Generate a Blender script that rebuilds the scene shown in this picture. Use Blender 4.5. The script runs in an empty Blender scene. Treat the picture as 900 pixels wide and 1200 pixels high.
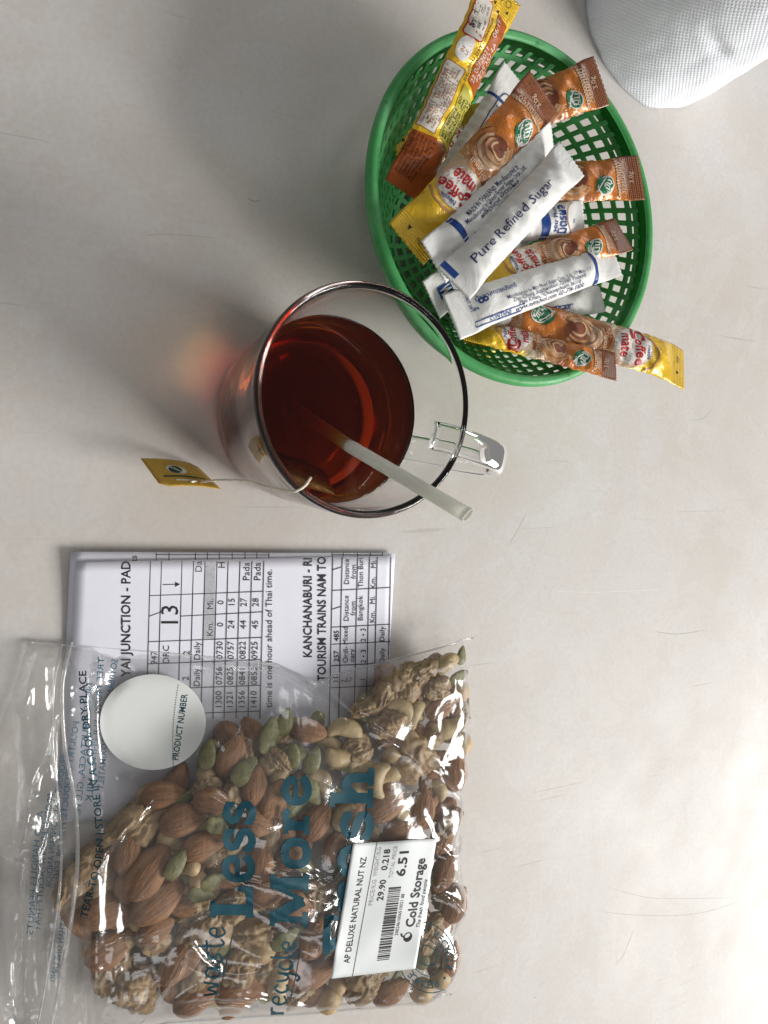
import bpy, bmesh, math, random
import numpy as np
from mathutils import Vector, Matrix, noise, geometry

random.seed(7)
rng = np.random.default_rng(7)
S = 0.01                      # everything below is measured in centimetres
scene = bpy.context.scene

# ------------------------------------------------------------------ camera
F_PX = 890.0                  # focal length in pixels of the 900 x 1200 photograph
NADIR = (-5.0, 580.0)         # where the verticals of the place converge
CAM_H = 33.5
_d = np.array([(NADIR[0] - 450) / F_PX, -(NADIR[1] - 600) / F_PX, -1.0])
_Z = -_d / np.linalg.norm(_d)
_X = np.array([1.0, 0, 0]) - _Z[0] * _Z
_X /= np.linalg.norm(_X)
ROT = np.array([_X, np.cross(_Z, _X), _Z])
CAM = np.array([0, 0, CAM_H])
cam_data = bpy.data.cameras.new('camera')
cam_data.sensor_fit = 'VERTICAL'
cam_data.sensor_height = 36.0
cam_data.lens = F_PX / 1200 * 36.0
cam_data.clip_start = 0.01
cam_data.clip_end = 50
cam = bpy.data.objects.new('camera', cam_data)
scene.collection.objects.link(cam)
cam.matrix_world = Matrix.Translation((0, 0, CAM_H * S)) @ Matrix(ROT.tolist()).to_4x4()
scene.camera = cam

# ------------------------------------------------------------------ room light
world = bpy.data.worlds.new('World')
scene.world = world
world.use_nodes = True
bg = world.node_tree.nodes['Background']
bg.inputs['Color'].default_value = (1.0, 0.985, 0.95, 1)
bg.inputs['Strength'].default_value = 0.20
def window(az, el, dist, sx, sy, watts, col):
    """Daylight from an opening of the room, as an area lamp aimed at the table."""
    ld = bpy.data.lights.new('window_light', 'AREA')
    ld.shape = 'RECTANGLE'; ld.size, ld.size_y = sx, sy
    ld.energy = watts; ld.color = col
    lamp = bpy.data.objects.new('window_light', ld)
    scene.collection.objects.link(lamp)
    az, el = math.radians(az), math.radians(el)
    t = Vector((0.20, 0.0, 0.02))
    lamp.location = t + dist * Vector((math.cos(az) * math.cos(el), math.sin(az) * math.cos(el), math.sin(el)))
    lamp.rotation_euler = (t - lamp.location).to_track_quat('-Z', 'Y').to_euler()
window(-30, 29.5, 2.1, 0.94, 0.88, 53.0, (1.0, 0.98, 0.945))     # the main opening, to the right of the table
window(52, 38, 1.9, 0.8, 0.5, 4.2, (0.95, 0.97, 1.0))        # further openings round the room
window(-97, 34, 1.9, 0.9, 0.5, 4.0, (0.98, 0.98, 1.0))

scene.view_settings.view_transform = 'Standard'
scene.view_settings.look = 'None'
scene.view_settings.exposure = 0.16
scene.view_settings.gamma = 1.0
scene.render.engine = 'CYCLES'
cy = scene.cycles
cy.use_denoising = True
cy.max_bounces = 24
cy.transmission_bounces = 20
cy.transparent_max_bounces = 48
cy.glossy_bounces = 8
cy.diffuse_bounces = 4
cy.caustics_refractive = True
cy.caustics_reflective = True
cy.blur_glossy = 0.3
cy.sample_clamp_indirect = 40.0

# ------------------------------------------------------------------ measuring
def unp(px, py, z):
    """Point of the place at height z (cm) seen at a photograph pixel (arrays allowed)."""
    px, py, z = np.broadcast_arrays(np.asarray(px, float), np.asarray(py, float), np.asarray(z, float))
    d = np.stack([(px - 450) / F_PX, -(py - 600) / F_PX, -np.ones_like(px)], -1) @ ROT.T
    t = (z - CAM_H) / d[..., 2]
    return CAM + t[..., None] * d

# ------------------------------------------------------------------ object helpers
def link(o):
    scene.collection.objects.link(o)
    return o

def tag(o, label=None, cat=None, group=None, kind=None):
    if label: o['label'] = label
    if cat: o['category'] = cat
    if group: o['group'] = group
    if kind: o['kind'] = kind
    return o

def thing(name, label, cat, loc, group=None):
    o = link(bpy.data.objects.new(name, None))
    o.empty_display_size = 0.01
    o.location = [c * S for c in loc]
    return tag(o, label, cat, group)

def root_loc(o):
    while o.parent:
        o = o.parent
    return np.array(o.location)

def mesh_obj(name, verts, faces, mats, parent=None, smooth=True, fmat=None, uvs=None, weld=0):
    """One mesh object from centimetre world coordinates, local to the thing it belongs to."""
    v = np.asarray(verts, float) * S
    if parent is not None:
        v = v - root_loc(parent)
    me = bpy.data.meshes.new(name)
    me.from_pydata(v.tolist(), [], [list(map(int, f)) for f in faces])
    for m in (mats if isinstance(mats, (list, tuple)) else [mats]):
        me.materials.append(m)
    if fmat is not None:
        me.polygons.foreach_set('material_index', fmat)
    if smooth:
        me.polygons.foreach_set('use_smooth', [True] * len(me.polygons))
    if uvs is not None:
        lay = me.uv_layers.new(name='UVMap')
        li = np.zeros(len(me.loops), dtype=np.int32)
        me.loops.foreach_get('vertex_index', li)
        lay.data.foreach_set('uv', np.asarray(uvs, float)[li].ravel())
    if weld:
        bm = bmesh.new(); bm.from_mesh(me)
        bmesh.ops.remove_doubles(bm, verts=bm.verts, dist=weld)
        bmesh.ops.recalc_face_normals(bm, faces=bm.faces)
        bm.to_mesh(me); bm.free()
    me.update()
    o = link(bpy.data.objects.new(name, me))
    if parent is not None:
        o.parent = parent
    return o

def grid_faces(nu, nv, close_u=False, close_v=False, base=0):
    f = []
    for i in range(nu if close_u else nu - 1):
        for j in range(nv if close_v else nv - 1):
            a, b = i, (i + 1) % nu
            c, d = j, (j + 1) % nv
            f.append((base + a * nv + c, base + b * nv + c, base + b * nv + d, base + a * nv + d))
    return f

def lathe(profile, cx, cy_, n=96):
    """profile [(r, z)]: closed loop of revolution -> verts, faces."""
    p = np.array(profile, float)
    t = np.linspace(0, 2 * np.pi, n, endpoint=False)
    v = np.stack([cx + np.outer(np.cos(t), p[:, 0]), cy_ + np.outer(np.sin(t), p[:, 0]),
                  np.broadcast_to(p[:, 1], (n, len(p)))], -1).reshape(-1, 3)
    return v, grid_faces(n, len(p), close_u=True)

def smooth_curve(pts, n):
    """Catmull-Rom through points."""
    p = np.array(pts, float)
    p = np.vstack([2 * p[0] - p[1], p, 2 * p[-1] - p[-2]])
    out = []
    m = len(p) - 3
    for k in range(n):
        s = k / (n - 1) * m
        i = min(int(s), m - 1); t = s - i
        a, b, c, d = p[i], p[i + 1], p[i + 2], p[i + 3]
        out.append(0.5 * (2 * b + (c - a) * t + (2 * a - 5 * b + 4 * c - d) * t * t + (3 * b - a - 3 * c + d) * t ** 3))
    return np.array(out)

def tube(path, radius, n=10, squash=None, cap=True):
    path = np.asarray(path, float)
    m = len(path)
    rad = np.broadcast_to(np.asarray(radius, float), (m,))
    tang = np.gradient(path, axis=0)
    tang /= np.linalg.norm(tang, axis=1)[:, None]
    up = np.array([0, 0, 1.0])
    if abs(tang[0] @ up) > 0.95: up = np.array([0, 1.0, 0])
    v = []
    s = np.cross(up, tang[0]); s /= np.linalg.norm(s)
    for i in range(m):
        s = s - (s @ tang[i]) * tang[i]; s /= np.linalg.norm(s)
        w = np.cross(tang[i], s)
        for k in range(n):
            a = 2 * math.pi * k / n
            v.append(path[i] + rad[i] * (math.cos(a) * s + math.sin(a) * w * (squash or 1)))
    f = grid_faces(m, n, close_v=True)
    if cap:
        f.append(tuple(range(n - 1, -1, -1))); f.append(tuple(range((m - 1) * n, m * n)))
    return np.array(v), f

def in_poly(px, py, poly):
    poly = np.asarray(poly, float)
    inside = np.zeros(np.shape(px), bool)
    j = len(poly) - 1
    for i in range(len(poly)):
        xi, yi = poly[i]; xj, yj = poly[j]
        c = ((yi > py) != (yj > py)) & (px < (xj - xi) * (py - yi) / (yj - yi + 1e-12) + xi)
        inside ^= c
        j = i
    return inside

# ------------------------------------------------------------------ materials
def new_mat(name):
    m = bpy.data.materials.new(name); m.use_nodes = True
    nt = m.node_tree
    return m, nt, nt.nodes['Principled BSDF']

def N(nt, kind, **kw):
    n = nt.nodes.new(kind)
    for k, v in kw.items():
        if k.startswith('i_'):
            n.inputs[k[2:].replace('_', ' ')].default_value = v
        elif k.startswith('n_'):
            n.inputs[int(k[2:])].default_value = v
        else:
            setattr(n, k, v)
    return n

def ramp(nt, fac, stops, interp='LINEAR'):
    r = nt.nodes.new('ShaderNodeValToRGB')
    e = r.color_ramp.elements
    r.color_ramp.interpolation = interp
    while len(e) < len(stops): e.new(0.5)
    for el, (p, c) in zip(e, stops):
        el.position = p
        el.color = (*c, 1) if len(c) == 3 else c
    nt.links.new(fac, r.inputs['Fac'])
    return r.outputs['Color']

def mix_col(nt, fac, a, b, mode='MIX'):
    m = nt.nodes.new('ShaderNodeMix'); m.data_type = 'RGBA'; m.blend_type = mode
    for sock, val in ((m.inputs[0], fac), (m.inputs[6], a), (m.inputs[7], b)):
        if hasattr(val, 'is_linked'): nt.links.new(val, sock)
        else: sock.default_value = val if isinstance(val, float) else (*val, 1)
    return m.outputs[2]

def math_n(nt, op, a, b=None):
    m = nt.nodes.new('ShaderNodeMath'); m.operation = op
    for sock, val in zip(m.inputs, (a, b)):
        if val is None: continue
        if hasattr(val, 'is_linked'): nt.links.new(val, sock)
        else: sock.default_value = val
    return m.outputs[0]

def noise_tex(nt, vec, scale, detail=4, rough=0.55, dist=0.0):
    n = N(nt, 'ShaderNodeTexNoise')
    n.inputs['Scale'].default_value = scale; n.inputs['Detail'].default_value = detail
    n.inputs['Roughness'].default_value = rough; n.inputs['Distortion'].default_value = dist
    if vec is not None: nt.links.new(vec, n.inputs['Vector'])
    return n.outputs['Fac']

def bump(nt, bsdf, height, strength, dist=0.001):
    b = N(nt, 'ShaderNodeBump'); b.inputs['Strength'].default_value = strength
    b.inputs['Distance'].default_value = dist
    nt.links.new(height, b.inputs['Height']); nt.links.new(b.outputs[0], bsdf.inputs['Normal'])

def objco(nt, scale=(1, 1, 1)):
    t = N(nt, 'ShaderNodeTexCoord'); m = N(nt, 'ShaderNodeMapping')
    m.inputs['Scale'].default_value = scale
    nt.links.new(t.outputs['Object'], m.inputs['Vector'])
    return m.outputs[0]

_mc = {}
def ink(name, col, rough=0.5, metallic=0.0, var=0.12):
    """A printed or painted colour with slight unevenness."""
    if name in _mc: return _mc[name]
    m, nt, b = new_mat(name)
    v = noise_tex(nt, objco(nt), 900, 3)
    c = ramp(nt, v, [(0.3, tuple(x * (1 - var) for x in col)), (0.7, tuple(min(1, x * (1 + var)) for x in col))])
    nt.links.new(c, b.inputs['Base Color'])
    b.inputs['Roughness'].default_value = rough
    b.inputs['Specular IOR Level'].default_value = 0.25
    b.inputs['Metallic'].default_value = metallic
    _mc[name] = m
    return m

# ------------------------------------------------------------------ flat print
_tc = {}
def text_tris(s, bold=0.0, align='CENTER', shear=0.0):
    key = (s, bold, align, shear)
    if key in _tc: return _tc[key]
    cu = bpy.data.curves.new('t', 'FONT'); cu.body = s; cu.resolution_u = 2
    cu.offset = bold; cu.align_x = align; cu.align_y = 'CENTER'; cu.shear = shear
    o = link(bpy.data.objects.new('t', cu))
    dg = bpy.context.evaluated_depsgraph_get()
    me = bpy.data.meshes.new_from_object(o.evaluated_get(dg))
    me.calc_loop_triangles()
    v = np.array([p.co[:2] for p in me.vertices]) if len(me.vertices) else np.zeros((0, 2))
    t = np.array([q.vertices[:] for q in me.loop_triangles], int).reshape(-1, 3)
    bpy.data.objects.remove(o); bpy.data.curves.remove(cu); bpy.data.meshes.remove(me)
    _tc[key] = (v, t)
    return v, t

class Print:
    """Collects flat lettering and shapes in 2-D (cm) and lays them on a surface."""
    def __init__(self):
        self.items = []
    def _add(self, v, t, mat, layer):
        self.items.append((np.asarray(v, float).reshape(-1, 2), np.asarray(t, int).reshape(-1, 3), mat, layer + 0.02 * (len(self.items) % 40)))
    def text(self, s, pos, size, mat, ang=0.0, bold=0.0, layer=1, align='CENTER', width=None, shear=0.0, mirror=False):
        v, t = text_tris(s, bold, align, shear)
        if not len(v): return
        v = v * size
        if width:
            v = v * np.array([width / max(1e-6, np.ptp(v[:, 0])), 1])
        if mirror: v = v * np.array([-1, 1]); t = t[:, ::-1]
        c, s_ = math.cos(ang), math.sin(ang)
        self._add(v @ np.array([[c, s_], [-s_, c]]) + np.array(pos), t, mat, layer)
    def poly(self, pts, mat, layer=1):
        tr = geometry.tessellate_polygon([[Vector((p[0], p[1], 0)) for p in pts]])
        self._add(pts, tr, mat, layer)
    def rect(self, x0, y0, x1, y1, mat, layer=1):
        self.poly([(x0, y0), (x1, y0), (x1, y1), (x0, y1)], mat, layer)
    def ellipse(self, cx, cy_, rx, ry, mat, layer=1, ang=0.0, n=28):
        c, s_ = math.cos(ang), math.sin(ang)
        t = np.linspace(0, 2 * np.pi, n, endpoint=False)
        x, y = rx * np.cos(t), ry * np.sin(t)
        self.poly(np.c_[cx + c * x - s_ * y, cy_ + s_ * x + c * y], mat, layer)
    def stroke(self, pts, w, mat, layer=1, smooth=0, closed=False):
        p = np.asarray(pts, float)
        if smooth: p = smooth_curve(p, smooth)
        if closed: p = np.vstack([p, p[:1]])
        g = np.gradient(p, axis=0); g /= np.linalg.norm(g, axis=1)[:, None] + 1e-9
        w = np.broadcast_to(np.asarray(w, float), (len(p),))[:, None] / 2
        nrm = np.c_[-g[:, 1], g[:, 0]] * w
        v = np.vstack([p + nrm, p - nrm]); n = len(p)
        t = []
        for i in range(n - 1):
            t += [(i, n + i, n + i + 1), (i, n + i + 1, i + 1)]
        self._add(v, t, mat, layer)
    def ring(self, cx, cy_, rx, ry, w, mat, layer=1, a0=0, a1=2 * math.pi, ang=0.0, n=40):
        t = np.linspace(a0, a1, n)
        x, y = rx * np.cos(t), ry * np.sin(t); c, s_ = math.cos(ang), math.sin(ang)
        self.stroke(np.c_[cx + c * x - s_ * y, cy_ + s_ * x + c * y], w, mat, layer)
    def build(self, name, parent, mapf, maxlen=0.25, clip=None):
        mats, mi, V, T, FM, LY, base = [], {}, [], [], [], [], 0
        for v, t, m, ly in self.items:
            if not len(t): continue
            bm = bmesh.new()
            bv = [bm.verts.new((p[0], p[1], 0)) for p in v]
            for q in t:
                if len(set(q)) == 3:
                    try: bm.faces.new([bv[i] for i in q])
                    except ValueError: pass
            for _ in range(5):
                long_e = [e for e in bm.edges if e.calc_length() > maxlen]
                if not long_e: break
                bmesh.ops.subdivide_edges(bm, edges=long_e, cuts=1, use_grid_fill=False)
                bmesh.ops.triangulate(bm, faces=bm.faces)
            bm.verts.index_update()
            vv = np.array([q.co[:2] for q in bm.verts]); tt = np.array([[w.index for w in f.verts] for f in bm.faces])
            bm.free()
            if not len(tt): continue
            if clip is not None:
                tt = tt[clip(vv[tt].mean(1))]
                if not len(tt): continue
            if m.name not in mi: mi[m.name] = len(mats); mats.append(m)
            V.append(vv); T.append(tt + base); FM += [mi[m.name]] * len(tt); LY.append(np.full(len(vv), ly)); base += len(vv)
        V = np.vstack(V); LY = np.concatenate(LY)
        P = mapf(V[:, 0], V[:, 1], LY)
        return mesh_obj(name, P, np.vstack(T), mats, parent, smooth=True, fmat=FM)
# ================================================================== the table top
def table_material():
    m, nt, b = new_mat('worn_laminate')
    co = objco(nt)
    big = noise_tex(nt, co, 5.5, 4, 0.6, 0.6)
    mid = noise_tex(nt, co, 22, 6, 0.65, 0.8)
    fine = noise_tex(nt, co, 420, 3, 0.6)
    c = ramp(nt, big, [(0.32, (0.565, 0.525, 0.485)), (0.5, (0.608, 0.580, 0.556)), (0.66, (0.630, 0.610, 0.597))])
    stain = ramp(nt, mid, [(0.50, (0, 0, 0)), (0.515, (0.75, 0.75, 0.75)), (0.56, (0.5, 0.5, 0.5)), (0.8, (1, 1, 1))])
    c = mix_col(nt, math_n(nt, 'MULTIPLY', stain, 0.42), c, (0.575, 0.515, 0.455))
    blot = noise_tex(nt, co, 9, 7, 0.7, 0.5)
    c = mix_col(nt, math_n(nt, 'MULTIPLY', ramp(nt, blot, [(0.53, (0, 0, 0)), (0.545, (1, 1, 1)), (0.60, (0.45, 0.45, 0.45)), (0.9, (0.6, 0.6, 0.6))]), 0.20), c, (0.70, 0.685, 0.67))
    c = mix_col(nt, math_n(nt, 'MULTIPLY', ramp(nt, fine, [(0.42, (0, 0, 0)), (0.75, (1, 1, 1))]), 0.26), c, (0.43, 0.40, 0.375))
    # scratches: a handful of warped directions
    scr = None
    for k, (ang, sc) in enumerate(((0.2, 1), (1.35, 1.2), (-0.7, 0.9), (0.8, 1.4), (1.6, 1.0))):
        t = N(nt, 'ShaderNodeTexCoord'); mp = N(nt, 'ShaderNodeMapping')
        mp.inputs['Rotation'].default_value = (0, 0, ang); mp.inputs['Scale'].default_value = (9 * sc, 300 * sc, 1)
        mp.inputs['Location'].default_value = (k * 7.3, k * 3.1, 0)
        nt.links.new(t.outputs['Object'], mp.inputs['Vector'])
        n = noise_tex(nt, mp.outputs[0], 1.0, 2, 0.5, 0.25)
        r = ramp(nt, n, [(0.735, (0, 0, 0)), (0.765, (1, 1, 1))])
        scr = r if scr is None else mix_col(nt, 1.0, scr, r, 'LIGHTEN')
    c = mix_col(nt, math_n(nt, 'MULTIPLY', scr, 0.34), c, (0.36, 0.335, 0.31))
    vo = N(nt, 'ShaderNodeTexVoronoi'); vo.inputs['Scale'].default_value = 46
    nt.links.new(co, vo.inputs['Vector'])
    wh = N(nt, 'ShaderNodeTexWhiteNoise'); nt.links.new(vo.outputs['Position'], wh.inputs['Vector'])
    rad = math_n(nt, 'MULTIPLY', math_n(nt, 'POWER', wh.outputs['Value'], 7.0), 0.040)
    sp = math_n(nt, 'LESS_THAN', vo.outputs['Distance'], rad)
    c = mix_col(nt, math_n(nt, 'MULTIPLY', sp, 0.8), c, (0.10, 0.085, 0.07))
    nt.links.new(c, b.inputs['Base Color'])
    rr = ramp(nt, noise_tex(nt, co, 14, 5, 0.6, 0.5), [(0.3, (0.40,) * 3), (0.7, (0.56,) * 3)])
    nt.links.new(rr, b.inputs['Roughness'])
    b.inputs['Specular IOR Level'].default_value = 0.18
    h = math_n(nt, 'ADD', math_n(nt, 'MULTIPLY', noise_tex(nt, co, 160, 4, 0.6), 0.5), math_n(nt, 'MULTIPLY', scr, -0.5))
    bump(nt, b, h, 0.10, 0.0006)
    return m

tb = bmesh.new()
bmesh.ops.create_cube(tb, size=1)
for v in tb.verts:
    v.co = Vector((v.co.x * 1.7 + 0.15, v.co.y * 1.5, v.co.z * 0.03 - 0.015))
bmesh.ops.bevel(tb, geom=tb.edges[:], offset=0.004, segments=2, affect='EDGES')
tme = bpy.data.meshes.new('table_top'); tb.to_mesh(tme); tb.free()
tme.materials.append(table_material())
table = tag(link(bpy.data.objects.new('table_top', tme)), 'worn off white laminate table top', None, None, 'structure')
pm = Print()
dark = ink('scratch_grey', (0.40, 0.37, 0.34), 0.6)
light = ink('scratch_pale', (0.70, 0.68, 0.665), 0.5)
for pts, w, m in (([(742, 1090), (737, 1104), (729, 1122), (720, 1131)], 0.035, dark),
                  ([(700, 1068), (740, 1072), (790, 1073), (830, 1068), (866, 1056)], 0.035, dark),
                  ([(712, 1040), (760, 1052), (800, 1053), (866, 1052)], 0.03, dark),
                  ([(766, 740), (795, 743), (828, 738)], 0.06, dark), ([(640, 692), (700, 694), (790, 690)], 0.07, light),
                  ([(808, 493), (824, 490), (836, 478)], 0.04, dark), ([(165, 276), (205, 275), (255, 279)], 0.04, dark),
                  ([(205, 60), (214, 76), (208, 84)], 0.02, dark), ([(596, 640), (606, 622), (618, 600)], 0.03, dark),
                  ([(290, 232), (298, 236), (305, 234)], 0.06, ink('crumb_tan', (0.36, 0.26, 0.16)))):
    w3 = unp(np.array(pts)[:, 0], np.array(pts)[:, 1], 0)[:, :2]
    n_ = 16
    pm.stroke(w3, 0.55 * w * np.r_[0.2, 0.5, np.ones(n_ - 4), 0.5, 0.2], m, 1, smooth=n_)
pm.build('scratch', table, lambda a, b, l: np.c_[a, b, np.full(len(a), 0.004) + 0.002 * (l - 1)], 5)

# ================================================================== the folded timetable leaflet
PX_CM = 26.3
def paper_mat(name, col):
    m, nt, b = new_mat(name)
    co = objco(nt)
    c = ramp(nt, noise_tex(nt, co, 90, 4), [(0.3, tuple(x * 0.965 for x in col)), (0.7, col)])
    nt.links.new(c, b.inputs['Base Color']); b.inputs['Roughness'].default_value = 0.62
    bump(nt, b, noise_tex(nt, co, 700, 3), 0.15, 0.0002)
    return m
PAPER = paper_mat('copier_paper', (0.80, 0.80, 0.89))
BLACK = ink('print_black', (0.028, 0.027, 0.032), 0.6)
GREYP = ink('print_grey', (0.46, 0.46, 0.50), 0.6)

def quad_sheet(corners, z0, lift=None, nu=34, nv=26):
    """corners px TL, TR, BR, BL -> a sheet of paper and its surface function of (px, py)."""
    P = [unp(x, y, z0)[:2] for x, y in corners]
    def z_of(u, v):
        z = np.full(np.shape(u), float(z0))
        if lift is not None: z = z + lift(u, v)
        return z
    u, v = np.meshgrid(np.linspace(0, 1, nu), np.linspace(0, 1, nv), indexing='ij')
    u, v = u.ravel(), v.ravel()
    xy = (np.outer((1 - u) * (1 - v), P[0]) + np.outer(u * (1 - v), P[1]) + np.outer(u * v, P[2]) + np.outer((1 - u) * v, P[3]))
    top = np.c_[xy, z_of(u, v)]
    bot = top - [0, 0, 0.022]
    n = len(top)
    f = grid_faces(nu, nv)
    faces = [q[::-1] for q in f] + [tuple(n + i for i in q) for q in f]
    rim = [i * nv for i in range(nu)] + [(nu - 1) * nv + j for j in range(1, nv)] + [i * nv + nv - 1 for i in range(nu - 2, -1, -1)] + list(range(nv - 2, 0, -1))
    for a, b in zip(rim, rim[1:] + rim[:1]):
        faces.append((a, b, n + b, n + a))
    return np.vstack([top, bot]), faces, z_of

leaf = thing('folded_leaflet', 'folded white printed train timetable leaflet under the bag of nuts', 'leaflet', unp(270, 800, 0))
under = [(82, 646), (461, 648), (449, 957), (68, 958)]
v, f, _ = quad_sheet(under, 0.04, lambda u, v: 0.30 * np.exp(-v * 4.0) * (0.7 + 0.3 * (1 - u)))
o = mesh_obj('under_sheet', v, f, PAPER, leaf)
tcorn = [(88, 658), (460, 651), (450, 960), (74, 963)]
def tlift(u, v): return 0.34 * np.exp(-v * 4.0) * (1.0 - 0.35 * u) + 0.015 * np.sin(u * 9 + v * 3) * (1 - v)
v, f, tz = quad_sheet(tcorn, 0.13, tlift)
top_sheet = mesh_obj('top_sheet', v, f, PAPER, leaf)
def leaf_map(a, b, ly):
    u = np.clip((a - 80) / 376, 0, 1); w = np.clip((b - 655) / 306, 0, 1)
    p = unp(a, b, tz(u, w)); p[:, 2] += 0.02 + 0.002 * ly
    return p
def leaf_map_under(a, b, ly):
    u = np.clip((a - 82) / 379, 0, 1); w = np.clip((b - 647) / 310, 0, 1)
    p = unp(a, b, 0.04 + 0.30 * np.exp(-w * 4.0) * (0.7 + 0.3 * (1 - u))); p[:, 2] += 0.012 + 0.002 * ly
    return p
UP = math.radians(-90)        # in photo pixels y grows downwards: reading upwards
class PxPrint(Print):
    """Print laid out in photograph pixels (x right, y down), reading upwards."""
    def up(self, s, x, y, size, mat, **kw):
        # local text x -> (0,-1), text y -> (-1,0)
        mirror = kw.pop('mirror', False); align = kw.pop('align', 'CENTER'); bold = kw.pop('bold', 0.0); width = kw.pop('width', None); shear = kw.pop('shear', 0.0); tilt = kw.pop('tilt', 0.0)
        v, t = text_tris(s, bold, align, shear)
        if not len(v): return
        v = v * size
        if width: v = v * np.array([width / max(1e-6, np.ptp(v[:, 0])), 1])
        sg = 1 if mirror else -1
        q = np.c_[-v[:, 1], sg * v[:, 0]]
        c, s_ = math.cos(tilt), math.sin(tilt)
        q = q @ np.array([[c, s_], [-s_, c]])
        self._add(q + np.array([x, y]), t if sg == 1 else t[:, ::-1], mat, kw.get('layer', 1))
    def seg(self, x0, y0, x1, y1, w, mat, layer=1):
        self.stroke([(x0, y0), ((x0 + x1) / 2, (y0 + y1) / 2), (x1, y1)], w, mat, layer)

pp = PxPrint()
pp.up('YAI JUNCTION - PAD', 148, 725, 15.5, BLACK, bold=0.018, width=136)
cols = [175, 188, 212, 225.5, 239, 253, 266, 280, 294, 308]
for i, x in enumerate(cols):
    pp.seg(x + 1.2, 657.5, x - 3.5, 842, 0.95, BLACK)
pp.poly([(239.8, 659), (252.4, 659), (250.6, 748), (238, 750)], GREYP, 0.4)
for y, xa, xb in ((698, 175, 308), (722, 175, 189), (722, 212, 308), (752, 174, 307), (778, 173, 306), (808, 172, 305), (838, 172, 305)):
    pp.seg(xa, y, xb, y - 5, 0.9, BLACK)
pp.up('13', 200, 722, 29, BLACK, bold=0.0)
pp.seg(190.5, 685, 207, 684.6, 1.0, BLACK, 1.5); pp.poly([(205, 681.6), (205, 687.8), (211, 684.6)], BLACK, 1.6)
cells = [('947', 181, 771), ('DRC', 195, 767), ('2', 219, 765), ('Daily', 231.5, 763), ('2', 218, 795), ('Daily', 231, 794), ('Km.', 246, 737), ('Mi.', 246.5, 708)]
for x, row in ((259, ('0', '0', '0730', '0756', '1300')), (272, ('15', '24', '0757', '0825', '1321')), (286, ('27', '44', '0822', '0841', '1356')), (300, ('28', '45', '0925', '0853', '1410'))):
    for s, y in zip(row, (706, 732, 762, 792, 820)):
        cells.append((s, x - (y - 700) * 0.02, y))
for s, x, y in cells: pp.up(s, x, y, 10.6, BLACK, width=None)
pp.up('Da', 233, 664, 11.5, BLACK); pp.up('H', 260, 662, 11.5, BLACK); pp.up('Pada', 289, 670, 11.5, BLACK); pp.up('Pada', 302, 670, 11.5, BLACK)
pp.up('time is one hour ahead of Thai time.', 315.5, 667, 11, BLACK, align='RIGHT')
pp.up('KANCHANABURI - RI', 361, 712, 14.2, BLACK, bold=0.016, width=116)
pp.up('TOURISM TRAINS NAM TO', 377.5, 725, 14.2, BLACK, bold=0.016, width=146)
for x in (389, 400, 418, 432, 441, 457):
    pp.seg(x + 1, 652.5, x - 3.5, 850, 0.95, BLACK)
for y, xa, xb in ((668, 389, 400), (692, 389, 457), (714, 389, 400), (735, 389, 457), (755, 389, 457), (780, 388, 456), (806, 388, 456)):
    pp.seg(xa, y, xb, y - 3.5, 0.9, BLACK)
for s, x, y, bo in (('11', 393.5, 796, .012), ('257', 394.5, 769, .012), ('485', 394.5, 745, .012), ('Ordi-', 405, 767, 0), ('nary', 412.5, 768, 0), ('Mixed', 405, 745, 0),
                ('Distance', 406, 713, 0), ('from', 414, 713, 0), ('Bangkok', 422.5, 713, 0), ('Distance', 406.5, 670, 0), ('from', 414.5, 670, 0), ('Thon Buri', 423, 671, 0),
                ('2 \u2022 3', 426, 769, 0), ('2 \u2022 3', 426, 744, 0), ('C', 409, 796, 0), ('2', 403, 798, 0), ('1', 425, 796, 0), ('Daily', 448, 768, 0), ('Daily', 448, 743, 0), ('Km.', 436.5, 723, 0), ('Mi.', 437, 703, 0), ('Km.', 437.5, 683, 0), ('Mi.', 438, 661, 0)):
    pp.up(s, x, y, 8.6, BLACK, bold=bo)
def leaf_clip(c):
    return (c[:, 1] > 658.5 - (c[:, 0] - 88) * 0.0188) & (c[:, 0] < 459.3 - (c[:, 1] - 651) * 0.032)
pp.build('printed_timetable', leaf, leaf_map, 12, leaf_clip)
for xs, words in (([183, 198, 229, 243, 257, 272, 287, 301, 315], (('inputs', 157, 664), ('value', 168, 668))), ([389, 402, 419, 434, 448], ())):
    p2 = PxPrint()
    for s, x, y in words: p2.up(s, x, y, 11, BLACK)
    for x in xs: p2.seg(x, 647.6, x, 672, 0.9, BLACK)
    p2.seg(xs[0], 650, xs[-1], 650.4, 0.9, BLACK)
    p2.build('printed_edge', leaf, leaf_map_under, 12, lambda c: c[:, 1] > 648)

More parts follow.
